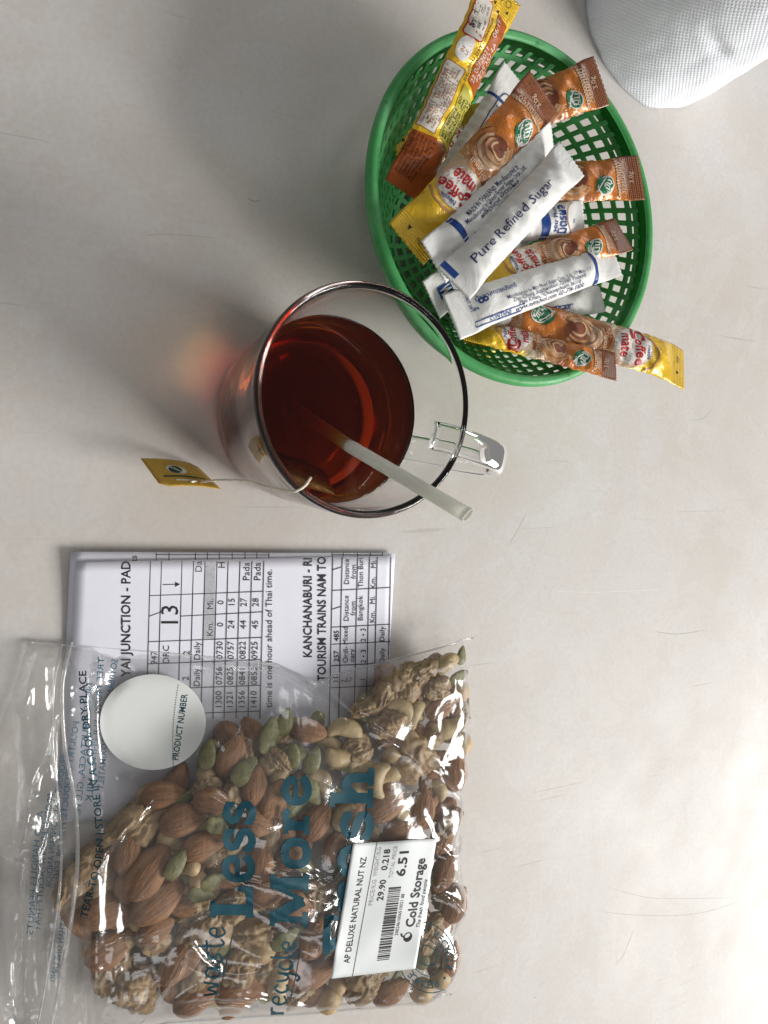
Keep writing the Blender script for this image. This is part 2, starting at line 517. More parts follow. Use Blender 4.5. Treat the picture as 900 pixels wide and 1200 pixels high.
# ================================================================== the paper roll
def roll_material():
    m, nt, b = new_mat('embossed_tissue')
    t = N(nt, 'ShaderNodeUVMap')
    sep = N(nt, 'ShaderNodeSeparateXYZ'); nt.links.new(t.outputs[0], sep.inputs[0])
    u, v = sep.outputs[0], sep.outputs[1]
    wob = math_n(nt, 'MULTIPLY', noise_tex(nt, t.outputs[0], 0.6, 2), 1.6)
    fu = math_n(nt, 'ADD', math_n(nt, 'MULTIPLY', math_n(nt, 'ADD', u, v), 2 * math.pi / 0.50), wob)
    fv = math_n(nt, 'ADD', math_n(nt, 'MULTIPLY', math_n(nt, 'SUBTRACT', u, v), 2 * math.pi / 0.50), wob)
    d = math_n(nt, 'MULTIPLY', math_n(nt, 'SINE', fu), math_n(nt, 'SINE', fv))
    d = math_n(nt, 'POWER', math_n(nt, 'ABSOLUTE', d), 1.4)
    h = math_n(nt, 'ADD', math_n(nt, 'MULTIPLY', d, 0.7), math_n(nt, 'MULTIPLY', noise_tex(nt, t.outputs[0], 5.0, 5, 0.7), 0.9))
    bump(nt, b, h, 0.42, 0.0012)
    c = ramp(nt, noise_tex(nt, t.outputs[0], 1.5, 4), [(0.3, (0.83, 0.855, 0.925)), (0.7, (0.865, 0.885, 0.94))])
    nt.links.new(c, b.inputs['Base Color']); b.inputs['Roughness'].default_value = 0.85
    b.inputs['Specular IOR Level'].default_value = 0.15
    return m
ROLL = roll_material()
RX, RY, RR, RH = 35.05, 28.35, 5.42, 11.0
roll = thing('paper_roll', 'white embossed tissue paper roll standing beside the green basket', 'paper roll', (RX, RY, 0))
nth, nz = 140, 40
th = np.linspace(0, 2 * np.pi, nth + 1); zz = np.linspace(0.0, RH, nz)
V, UV = [], []
for a in th:
    for z in zz:
        spiral = 0.10 * (1 - a / (2 * np.pi))
        p = Vector((math.cos(a) * 2.2, math.sin(a) * 2.2, z * 0.32))
        r = RR - 0.10 + spiral + 0.14 * noise.noise(p) + 0.07 * noise.noise(p * 2.7) + 0.03 * noise.noise(p * 7)
        r -= 0.30 * math.exp(-((z - 5.6 + 1.4 * (a - 4.55)) / 0.35) ** 2 - ((a - 4.45) / 0.22) ** 2)
        r -= 0.06 * max(0, 1 - z / 0.3) ** 2 + 0.14 * max(0, 1 - (RH - z) / 0.5) ** 2
        V.append((RX + r * math.cos(a), RY + r * math.sin(a), z + 0.0)); UV.append((a * RR, z))
nq = len(V)
F = grid_faces(nth + 1, nz)
inner = []
for a in th:
    for z in (RH, 0.0):
        inner.append((RX + 2.1 * math.cos(a), RY + 2.1 * math.sin(a), z)); UV.append((a * 2.1, z))
V += inner
for i in range(nth):
    F.append((i * nz + nz - 1, (i + 1) * nz + nz - 1, nq + (i + 1) * 2, nq + i * 2))
    F.append((i * nz, nq + i * 2 + 1, nq + (i + 1) * 2 + 1, (i + 1) * nz))
F.append(tuple([nth * nz + j for j in range(nz)] + [j for j in range(nz - 1, -1, -1)]))
mesh_obj('wound_paper', V, F, ROLL, roll, uvs=UV)
cv, cf = lathe([(2.08, 0.02), (2.08, RH + 0.02), (1.92, RH + 0.02), (1.92, 0.02), (2.08, 0.02)], RX, RY, 48)
mesh_obj('cardboard_core', cv, cf, ink('cardboard', (0.36, 0.27, 0.18), 0.8), roll, smooth=False)

# ================================================================== the glass mug
def glass_mat(name, tint=(1, 1, 1), ior=1.5):
    m, nt, b = new_mat(name)
    b.inputs['Base Color'].default_value = (*tint, 1)
    b.inputs['Roughness'].default_value = 0.0
    b.inputs['IOR'].default_value = ior
    b.inputs['Transmission Weight'].default_value = 1.0
    co = objco(nt)
    bump(nt, b, noise_tex(nt, co, 45, 2, 0.5), 0.05, 0.001)
    return m
GLASS = glass_mat('clear_glass', (0.985, 0.99, 0.988), 1.5)
MX, MY, MH = 12.2, 3.47, 8.5
def outer_r(z): return np.interp(z, [0.0, 0.12, 0.5, 1.2, 2.5, 4.5, 6.5, 8.1], [3.0, 3.3, 3.58, 3.72, 3.86, 4.02, 4.2, 4.31])
def inner_r(z): return np.interp(z, [1.0, 1.25, 1.8, 2.6, 4.5, 6.5, 8.2], [2.75, 3.1, 3.42, 3.56, 3.74, 3.93, 4.06])
mug = thing('glass_mug', 'clear glass mug holding dark red tea', 'mug', (MX, MY, 0))
prof = [(0.0, 0.22), (2.5, 0.22), (2.75, 0.08), (2.95, 0.0), (3.15, 0.03)]
zs = np.linspace(0.12, 8.1, 30)
ctrl_o = smooth_curve([(3.3, 0.12), (3.58, 0.5), (3.72, 1.2), (3.86, 2.5), (4.02, 4.5), (4.2, 6.5), (4.31, 8.1)], 40)
ctrl_i = smooth_curve([(4.06, 8.2), (3.93, 6.5), (3.74, 4.5), (3.56, 2.6), (3.42, 1.8), (3.1, 1.25), (2.6, 1.02)], 40)
prof += [tuple(p) for p in ctrl_o]
prof += [(4.34, 8.30), (4.33, 8.42), (4.28, 8.5), (4.2, 8.53), (4.12, 8.49), (4.07, 8.37)]
prof += [tuple(p) for p in ctrl_i] + [(1.5, 0.98), (0.0, 0.97)]
v, f = lathe(prof, MX, MY, 144)
mesh_obj('mug_body', v, f, GLASS, mug, weld=1e-6)
# handle: a flat band bent into an ear, pointing to the right and slightly towards the reader
hd = math.radians(-15.0)
hx, hy = math.cos(hd), math.sin(hd)
hp = smooth_curve([(4.02, 6.5), (5.1, 6.95), (6.9, 6.85), (7.7, 6.25), (7.85, 5.35), (7.2, 4.35), (6.4, 3.4), (5.3, 2.6), (4.4, 2.0), (3.70, 1.6)], 60)
tg = np.gradient(hp, axis=0); tg /= np.linalg.norm(tg, axis=1)[:, None]
V = []; nsec = 28
for (r, z), (tr, tz_) in zip(hp, tg):
    nr, nz_ = -tz_, tr
    for k in range(nsec):
        a = 2 * math.pi * k / nsec
        ca, sa = math.cos(a), math.sin(a)
        wv = 0.64 * math.copysign(abs(ca) ** 0.7, ca); tv = 0.25 * math.copysign(abs(sa) ** 0.85, sa)
        rr, z2 = r + nr * tv, z + nz_ * tv
        V.append((MX + hx * rr - hy * wv, MY + hy * rr + hx * wv, z2))
F = grid_faces(len(hp), nsec, close_v=True)
F += [tuple(range(nsec - 1, -1, -1)), tuple(range((len(hp) - 1) * nsec, len(hp) * nsec))]
mesh_obj('handle', V, F, GLASS, mug)

# the tea
m, nt, b = new_mat('black_tea')
b.inputs['Base Color'].default_value = (1, 1, 1, 1); b.inputs['Roughness'].default_value = 0.0
b.inputs['IOR'].default_value = 1.33; b.inputs['Transmission Weight'].default_value = 1.0
va = N(nt, 'ShaderNodeVolumeAbsorption'); va.inputs['Color'].default_value = (0.92, 0.745, 0.20, 1); va.inputs['Density'].default_value = 370
nt.links.new(va.outputs[0], nt.nodes['Material Output'].inputs['Volume'])
TEA = m
TZ = 5.0
ov = 0.012
tp = [(0.0, 0.97 - ov), (1.5, 0.98 - ov)] + [(r + ov, z - ov * 0.3) for r, z in ctrl_i[::-1] if z < TZ - 0.12]
tp += [(float(inner_r(TZ)) + ov + 0.01, TZ + 0.07), (float(inner_r(TZ)) - 0.10, TZ + 0.012), (float(inner_r(TZ)) - 0.35, TZ), (2.0, TZ), (0.0, TZ)]
v, f = lathe(tp, MX, MY, 144)
tea = tag(mesh_obj('tea', v, f, TEA, None, weld=1e-6), 'dark red black tea filling the lower half of the glass mug', 'tea')

# the straw
p_surf = unp(410, 523, TZ)
best = None
for ze in np.linspace(8, 12, 160):
    p_end = unp(549, 604, ze)
    d = p_end - p_surf
    for t in np.linspace(0, 1, 60):
        q = p_surf + d * t
        if math.hypot(q[0] - MX, q[1] - MY) >= 4.17: break
    err = abs(q[2] - (MH + 0.02 + 0.26))
    if best is None or err < best[0]: best = (err, p_end)
p_end = best[1]
d = (p_end - p_surf) / np.linalg.norm(p_end - p_surf)
t_low = (1.35 - TZ) / d[2]
p_low = p_surf + d * t_low
rr = math.hypot(p_low[0] - MX, p_low[1] - MY)
if rr > 2.9:
    for t in np.linspace(t_low, 0, 200):
        q = p_surf + d * t
        if math.hypot(q[0] - MX, q[1] - MY) < inner_r(q[2]) - 0.4: p_low = q; break
m, nt, b = new_mat('translucent_straw')
co = objco(nt)
b.inputs['Base Color'].default_value = (0.95, 0.95, 0.91, 1); b.inputs['Roughness'].default_value = 0.32
tr = N(nt, 'ShaderNodeBsdfTranslucent'); tr.inputs['Color'].default_value = (0.95, 0.95, 0.91, 1)
mx = N(nt, 'ShaderNodeMixShader'); mx.inputs[0].default_value = 0.58
nt.links.new(b.outputs[0], mx.inputs[1]); nt.links.new(tr.outputs[0], mx.inputs[2])
nt.links.new(mx.outputs[0], nt.nodes['Material Output'].inputs['Surface'])
bump(nt, b, noise_tex(nt, co, 130, 2), 0.12, 0.001)
STRAW = m
npth = 40
path = np.array([p_low + (p_end - p_low) * k / (npth - 1) for k in range(npth)])
ss = np.cross(d, [0, 0, 1]); ss /= np.linalg.norm(ss); ww = np.cross(ss, d)
V = []
nc = 24
for shell, rs in ((0, 1.0), (1, 0.88)):
    for i in range(npth):
        fl = 1 + 0.10 * (i / npth) ** 6
        for k in range(nc):
            a = 2 * math.pi * k / nc
            V.append(path[i] + 0.29 * fl * rs * math.cos(a) * ss + 0.20 / fl * rs * math.sin(a) * ww)
n1 = npth * nc
F = grid_faces(npth, nc, close_v=True) + [q[::-1] for q in grid_faces(npth, nc, close_v=True, base=n1)]
for i in (0, npth - 1):
    for k in range(nc):
        a, b_ = i * nc + k, i * nc + (k + 1) % nc
        q = (a, b_, n1 + b_, n1 + a)
        F.append(q if i else q[::-1])
tag(mesh_obj('drinking_straw', V, F, STRAW, None), 'milky white drinking straw leaning in the tea mug', 'drinking straw')

# the tea bag with its string and tag
tbag = thing('tea_bag', 'tea bag in the mug with string and gold paper tag hanging outside', 'tea bag', (MX, MY, 0))
m, nt, b = new_mat('wet_tea_paper')
co = objco(nt)
c = ramp(nt, noise_tex(nt, co, 260, 5, 0.7), [(0.35, (0.14, 0.055, 0.015)), (0.65, (0.42, 0.22, 0.07))])
nt.links.new(c, b.inputs['Base Color']); b.inputs['Roughness'].default_value = 0.4
bump(nt, b, noise_tex(nt, co, 500, 3), 0.5, 0.001)
WET = m
bc = unp(356, 560, 4.3)
away = np.array([bc[0] - MX, bc[1] - MY]); away /= np.linalg.norm(away)
bc = np.array([MX + away[0] * 2.7, MY + away[1] * 2.7, 3.55])
e1 = np.array([-away[1], away[0], 0.0]); e2 = np.array([away[0] * 0.35, away[1] * 0.35, 0.93]); e2 /= np.linalg.norm(e2); e3 = np.cross(e1, e2)
V = []; nu, nv = 18, 18
for s in (1, -1):
    for i in range(nu):
        for j in range(nv):
            a, c_ = i / (nu - 1) * 2 - 1, j / (nv - 1) * 2 - 1
            bul = 0.32 * ((1 - a * a) * (1 - c_ * c_)) ** 0.5
            bul += 0.08 * noise.noise(Vector((a * 2, c_ * 2, s))) * (1 - max(abs(a), abs(c_)))
            V.append(bc + 1.35 * a * e1 + 1.5 * c_ * e2 + s * bul * e3)
F = grid_faces(nu, nv) + [q[::-1] for q in grid_faces(nu, nv, base=nu * nv)]
mesh_obj('tea_pouch', V, F, WET, tbag, weld=1e-5)
# tag: a square card standing on one corner, leaning away from the mug
zt = 1.45
A, B, Cc, D = unp(165, 537, zt), unp(229, 544, 0.06), unp(259, 573, zt - 0.1), unp(189, 570, 2.9)
def tag_map(a, b, ly):
    p = (np.outer((1 - a) * (1 - b), A) + np.outer(a * (1 - b), B) + np.outer(a * b, Cc) + np.outer((1 - a) * b, D))
    nrm = np.cross(B - A, D - A); nrm /= np.linalg.norm(nrm)
    if nrm[2] < 0: nrm = -nrm
    curl = 0.10 * np.sin(np.clip(a, 0, 1) * math.pi)
    return p + np.outer(curl + 0.006 * ly, nrm)
tp_ = Print()
outl = [(0.0, 0.0), (0.88, 0.0), (1.0, 0.12), (1.0, 1.0), (0.12, 1.0), (0.0, 0.88)]
GOLD = ink('tag_gold', (0.52, 0.325, 0.05), 0.42, 0.15)
tp_.poly(outl, GOLD, 0)
o = tp_.build('paper_tag', tbag, tag_map, 0.12)
so = o.modifiers.new('thickness', 'SOLIDIFY'); so.thickness = 0.00025; so.offset = 1
tq = Print()
TGREEN = ink('tag_green', (0.02, 0.07, 0.05), 0.5); TWHITE = ink('tag_white', (0.72, 0.72, 0.62), 0.5)
tq.ellipse(0.45, 0.40, 0.17, 0.16, TWHITE, 1.2)
tq.ellipse(0.43, 0.40, 0.11, 0.15, TGREEN, 1.8, 0.5); tq.stroke([(0.36, 0.30), (0.45, 0.41), (0.52, 0.50)], 0.03, TWHITE, 2.6, smooth=8)
def tag_text(s, y, size, mm):
    v, t = text_tris(s, 0.02, 'CENTER', 0)
    v = v * size; tq._add(np.c_[0.5 + v[:, 0], y - v[:, 1]], t[:, ::-1], mm, 2)
tq.stroke([(0.14, 0.66), (0.5, 0.65), (0.86, 0.67)], 0.05, TGREEN, 2); tq.stroke([(0.30, 0.79), (0.5, 0.79), (0.66, 0.79)], 0.05, TWHITE, 2)
tq.build('printed_logo', o, tag_map, 0.2)
sp = [tuple(bc + 1.45 * e2), unp(364, 560, 6.6), unp(361, 564, 8.1), unp(358, 568.5, 8.58), unp(351, 573.5, 8.66), unp(342, 576, 8.50), unp(326, 573, 7.6), unp(308, 569, 6.6), unp(290, 563.5, 5.6), unp(258, 562.5, 3.9), tuple(tag_map(np.array([0.70]), np.array([0.84]), np.array([8.0]))[0]), tuple(tag_map(np.array([0.52]), np.array([0.86]), np.array([6.0]))[0])]
sp = smooth_curve(sp, 140)
V = []
v, f = tube(sp, 0.042, 6)
v2, f2 = tube(sp + 0.025 * np.c_[np.sin(np.arange(140) * 1.3), np.cos(np.arange(140) * 1.3), np.zeros(140)], 0.036, 6)
STRING = ink('cotton_string', (0.70, 0.64, 0.52), 0.8, var=0.25)
mesh_obj('string', np.vstack([v, v2]), f + [tuple(i + len(v) for i in q) for q in f2], STRING, tbag)
# ================================================================== the green basket
def basket_mat():
    m, nt, b = new_mat('green_plastic')
    co = objco(nt)
    n1 = noise_tex(nt, co, 30, 5, 0.65); n2 = noise_tex(nt, co, 260, 4, 0.7)
    c = ramp(nt, n1, [(0.3, (0.050, 0.32, 0.085)), (0.5, (0.080, 0.42, 0.125)), (0.72, (0.19, 0.54, 0.25))])
    c = mix_col(nt, math_n(nt, 'MULTIPLY', ramp(nt, n2, [(0.60, (0, 0, 0)), (0.72, (1, 1, 1))]), 0.6), c, (0.014, 0.10, 0.03))
    nt.links.new(c, b.inputs['Base Color'])
    nt.links.new(ramp(nt, n2, [(0.3, (0.36,) * 3), (0.7, (0.55,) * 3)]), b.inputs['Roughness'])
    bump(nt, b, math_n(nt, 'ADD', n1, math_n(nt, 'MULTIPLY', n2, 0.3)), 0.25, 0.001)
    tl = N(nt, 'ShaderNodeBsdfTranslucent'); tl.inputs['Color'].default_value = (0.12, 0.55, 0.15, 1)
    mx_ = N(nt, 'ShaderNodeMixShader'); mx_.inputs[0].default_value = 0.22
    nt.links.new(b.outputs[0], mx_.inputs[1]); nt.links.new(tl.outputs[0], mx_.inputs[2]); nt.links.new(mx_.outputs[0], nt.nodes['Material Output'].inputs['Surface'])
    return m
GREEN = basket_mat()
BX, BY, BH, BR = 21.2, 12.72, 6.0, 7.84
basket = thing('plastic_basket', 'round green plastic lattice basket full of creamer and sugar sticks', 'basket', (BX, BY, 0))
rim = [(7.30, 5.45), (7.36, 5.9)] + [(7.58 + 0.26 * math.cos(a), 5.76 + 0.26 * math.sin(a)) for a in np.linspace(math.pi * 0.85, 0, 9)]
rim += [(7.78, 5.55), (7.55, 5.05), (7.48, 4.98), (7.40, 5.05), (7.50, 5.4), (7.46, 5.5), (7.40, 5.46), (7.30, 5.45)]
v, f = lathe(rim, BX, BY, 144)
mesh_obj('rim', v, f, GREEN, basket, weld=1e-6)
def lattice(profile, ncol, rows, skew, hole_u, hole_v, name):
    """A surface of revolution between (r, z) profile points pierced by rows of slanted slots."""
    p = np.array(profile, float)
    seg = np.r_[0, np.cumsum(np.linalg.norm(np.diff(p, axis=0), axis=1))]; seg /= seg[-1]
    def pt(u, w):
        r = np.interp(w, seg, p[:, 0]); z = np.interp(w, seg, p[:, 1]); a = 2 * math.pi * u / ncol
        return (BX + r * math.cos(a), BY + r * math.sin(a), z)
    V, F, idx = [], [], {}
    def vid(u, w):
        k = (round((u % ncol) * 1000) % (ncol * 1000), round(w * 100000))
        if k not in idx: idx[k] = len(V); V.append(pt(u, w))
        return idx[k]
    for j in range(rows):
        for i in range(ncol):
            o = skew * j; o2 = skew * (j + 1)
            w0, w1 = j / rows, (j + 1) / rows
            hu, hv = hole_u / 2, hole_v / 2
            c = [(i + o, w0), (i + 1 + o, w0), (i + 1 + o2, w1), (i + o2, w1)]
            def loc(a, b_):
                uu = i + a + o + (o2 - o) * b_
                return (uu, w0 + (w1 - w0) * b_)
            h = [loc(.5 - hu, .5 - hv), loc(.5 + hu, .5 - hv), loc(.5 + hu, .5 + hv), loc(.5 - hu, .5 + hv)]
            ci = [vid(*q) for q in c]; hi = [vid(*q) for q in h]
            for k in range(4):
                F.append((ci[k], ci[(k + 1) % 4], hi[(k + 1) % 4], hi[k]))
    o_ = mesh_obj(name, V, F, GREEN, basket, smooth=False)
    s_ = o_.modifiers.new('thickness', 'SOLIDIFY'); s_.thickness = 0.0014; s_.offset = 0
    bv = o_.modifiers.new('soft_edges', 'BEVEL'); bv.width = 0.0003; bv.segments = 1; bv.limit_method = 'ANGLE'; bv.angle_limit = 0.7
    return o_
lattice([(7.42, 5.6), (7.05, 4.8), (6.3, 3.4), (5.35, 2.0), (4.7, 1.15), (4.35, 0.75)], 72, 9, 0.34, 0.58, 0.62, 'wall_lattice')
lattice([(4.42, 0.68), (3.6, 0.5), (1.2, 0.48)], 40, 6, 0.0, 0.58, 0.55, 'floor_lattice')
v, f = lathe([(0, 0.35), (1.3, 0.35), (1.3, 0.55), (0, 0.55)], BX, BY, 40)
mesh_obj('floor_hub', v, f, GREEN, basket, weld=1e-6)
v, f = lathe([(4.0, 0.0), (4.25, 0.0), (4.32, 0.62), (4.05, 0.62), (4.0, 0.0)], BX, BY, 96)
mesh_obj('foot_ring', v, f, GREEN, basket, weld=1e-6)

# ================================================================== the creamer and sugar sticks
YEL = (0.80, 0.50, 0.014); ORA = (0.62, 0.195, 0.024); BRO = (0.20, 0.045, 0.012)
def foil_mat(name, stops, dots=True):
    m, nt, b = new_mat(name)
    uvn = N(nt, 'ShaderNodeUVMap'); sep = N(nt, 'ShaderNodeSeparateXYZ'); nt.links.new(uvn.outputs[0], sep.inputs[0])
    u, v = sep.outputs[0], sep.outputs[1]
    warp = math_n(nt, 'ADD', u, math_n(nt, 'MULTIPLY', math_n(nt, 'SUBTRACT', v, 0.5), 0.07))
    c = ramp(nt, warp, stops)
    if dots:
        du = math_n(nt, 'SINE', math_n(nt, 'MULTIPLY', math_n(nt, 'ADD', math_n(nt, 'MULTIPLY', u, 5.0), v), 78.0))
        dv = math_n(nt, 'SINE', math_n(nt, 'MULTIPLY', math_n(nt, 'SUBTRACT', math_n(nt, 'MULTIPLY', u, 5.0), v), 78.0))
        dd = math_n(nt, 'GREATER_THAN', math_n(nt, 'MULTIPLY', du, dv), 0.12)
        zone = math_n(nt, 'GREATER_THAN', u, 0.875)
        c = mix_col(nt, math_n(nt, 'MULTIPLY', math_n(nt, 'MULTIPLY', dd, zone), 0.75), c, (0.50, 0.20, 0.07))
        z2 = math_n(nt, 'LESS_THAN', u, 0.10)
        c = mix_col(nt, math_n(nt, 'MULTIPLY', math_n(nt, 'MULTIPLY', dd, z2), 0.35), c, (0.48, 0.30, 0.02))
    nt.links.new(c, b.inputs['Base Color'])
    co = objco(nt)
    b.inputs['Roughness'].default_value = 0.30; b.inputs['Metallic'].default_value = 0.12
    b.inputs['Coat Weight'].default_value = 0.5; b.inputs['Coat Roughness'].default_value = 0.15
    crimp = math_n(nt, 'MULTIPLY', math_n(nt, 'SINE', math_n(nt, 'MULTIPLY', u, 520.0)),
                   math_n(nt, 'ADD', math_n(nt, 'GREATER_THAN', u, 0.89), math_n(nt, 'LESS_THAN', u, 0.10)))
    h = math_n(nt, 'ADD', noise_tex(nt, co, 85, 4, 0.6, 0.8), math_n(nt, 'MULTIPLY', crimp, 0.10))
    bump(nt, b, h, 0.8, 0.0024)
    return m
CM = foil_mat('creamer_foil', [(0.0, YEL), (0.34, YEL), (0.40, (0.60, 0.50, 0.36)), (0.47, (0.55, 0.38, 0.25)), (0.60, (0.30, 0.10, 0.035)), (0.70, ORA), (0.86, ORA), (0.885, BRO), (1.0, BRO)])
CMB = foil_mat('creamer_foil_back', [(0.0, BRO), (0.10, (0.25, 0.07, 0.02)), (0.26, (0.27, 0.08, 0.02)), (0.275, YEL), (1.0, YEL)], False)
m, nt, b = new_mat('sugar_paper')
co = objco(nt)
nt.links.new(ramp(nt, noise_tex(nt, co, 120, 4), [(0.3, (0.71, 0.71, 0.685)), (0.7, (0.77, 0.77, 0.75))]), b.inputs['Base Color'])
b.inputs['Roughness'].default_value = 0.42
bump(nt, b, noise_tex(nt, co, 75, 4, 0.6, 0.9), 0.5, 0.0020)
SUG = m
RED = ink('print_red', (0.47, 0.022, 0.028), 0.4); WHITE = ink('print_white', (0.76, 0.74, 0.70), 0.4)
LEAFG = ink('print_green', (0.015, 0.16, 0.07), 0.4); BLUE = ink('print_blue', (0.015, 0.055, 0.24), 0.45); NAVY = ink('print_navy', (0.03, 0.04, 0.12), 0.5)
TAN = ink('print_tan', (0.46, 0.24, 0.11), 0.35); COFB = ink('print_coffee', (0.30, 0.10, 0.035), 0.35); CREAM = ink('print_cream', (0.58, 0.42, 0.29), 0.35)
RUST = ink('print_rust', (0.36, 0.085, 0.018), 0.4); OLIVE = ink('print_olive', (0.42, 0.38, 0.05), 0.5); PANEL = ink('print_panel', (0.66, 0.62, 0.55), 0.5)

class Stick:
    def __init__(self, A, B, w, T, roll0=0.0, roll1=None, sag=0.0, seed=0, taper=(1, 1), curl=0.0, crimp=0.09, wrk=0.85, droop=0.0):
        self.A, self.B = np.array(A, float), np.array(B, float)
        d = self.B - self.A; self.L = np.linalg.norm(d); self.d = d / self.L
        s = np.cross([0, 0, 1.0], self.d); self.s = s / np.linalg.norm(s); self.n = np.cross(self.d, self.s)
        self.w, self.T, self.r0, self.r1 = w, T, math.radians(roll0), math.radians(roll0 if roll1 is None else roll1)
        self.sag, self.seed, self.taper, self.curl, self.crimp = sag, seed, taper, curl, crimp
        self.wrk, self.droop = wrk, droop
    def surf(self, a, b, ly=0.0, side=1):
        """a: cm along from A; b: cm across (left positive); ly: layer above the surface."""
        a = np.asarray(a, float); b = np.asarray(b, float)
        q = np.clip(a / self.L, 0, 1)
        hw = self.w / 2 * (self.taper[0] + (self.taper[1] - self.taper[0]) * q)
        e = np.clip((q - self.crimp * 0.8) / 0.14, 0, 1) * np.clip((1 - self.crimp * 0.8 - q) / 0.14, 0, 1)
        e = e * e * (3 - 2 * e)
        hw = hw * (1 - 0.10 * e)
        x = np.clip(b / hw, -1, 1)
        T = self.T * (0.06 + 0.94 * e)
        wr = 0.09 * np.sin(a * 2.3 + self.seed * 1.7 + x * 1.6) + 0.06 * np.sin(a * 5.1 - x * 2.9 + self.seed) + 0.035 * np.sin(a * 9.5 + x * 6 + self.seed * 3)
        wr = wr * self.wrk
        h = side * T * (1 - x * x) ** 0.62 * (1 + 0.55 * wr * 3) + wr * 0.34 * e + 0.05 * np.sin(a * 13 + x * 3 + self.seed) * e * (x * x) + 0.02 * side
        roll = self.r0 + (self.r1 - self.r0) * q
        bl = x * hw
        cr, sr = np.cos(roll), np.sin(roll)
        off_s = bl * cr - (h + ly * side) * sr
        off_n = bl * sr + (h + ly * side) * cr
        cen_n = -self.sag * 4 * q * (1 - q) + self.curl * np.clip((q - 0.86) / 0.14, 0, 1) ** 2 - self.droop * np.clip((0.30 - q) / 0.30, 0, 1) ** 2
        return (self.A + np.multiply.outer(a, self.d) + np.multiply.outer(off_s, self.s) + np.multiply.outer(off_n + cen_n, self.n))
    def mesh(self, parent, mat, name='wrapper'):
        nu, nv = 72, 21
        V, UV, F = [], [], []
        for side in (1, -1):
            a, x = np.meshgrid(np.linspace(0, self.L, nu), np.linspace(-1, 1, nv), indexing='ij')
            zig = np.zeros_like(a)
            zig[0] = 0.05 * (np.arange(nv) % 2); zig[-1] = -0.05 * (np.arange(nv) % 2)
            b_ = x * self.w
            hw = self.w / 2 * max(self.taper)
            V.append(self.surf((a + zig).ravel(), (x * hw * 1.0).ravel(), 0.0, side))
            UV.append(np.c_[(a / self.L).ravel(), (x * 0.5 + 0.5).ravel()])
            g = grid_faces(nu, nv, base=0 if side == 1 else nu * nv)
            F += g if side == 1 else [q[::-1] for q in g]
        n = nu * nv
        rim = [i * nv for i in range(nu)] + [(nu - 1) * nv + j for j in range(1, nv)] + [i * nv + nv - 1 for i in range(nu - 2, -1, -1)] + list(range(nv - 2, 0, -1))
        for p, q in zip(rim, rim[1:] + rim[:1]):
            F.append((q, p, n + p, n + q))
        return mesh_obj(name, np.vstack(V), F, mat, parent, uvs=np.vstack(UV))
    def pmap(self, a, b, ly):
        return self.surf(a, b, 0.012 + 0.006 * ly, 1)

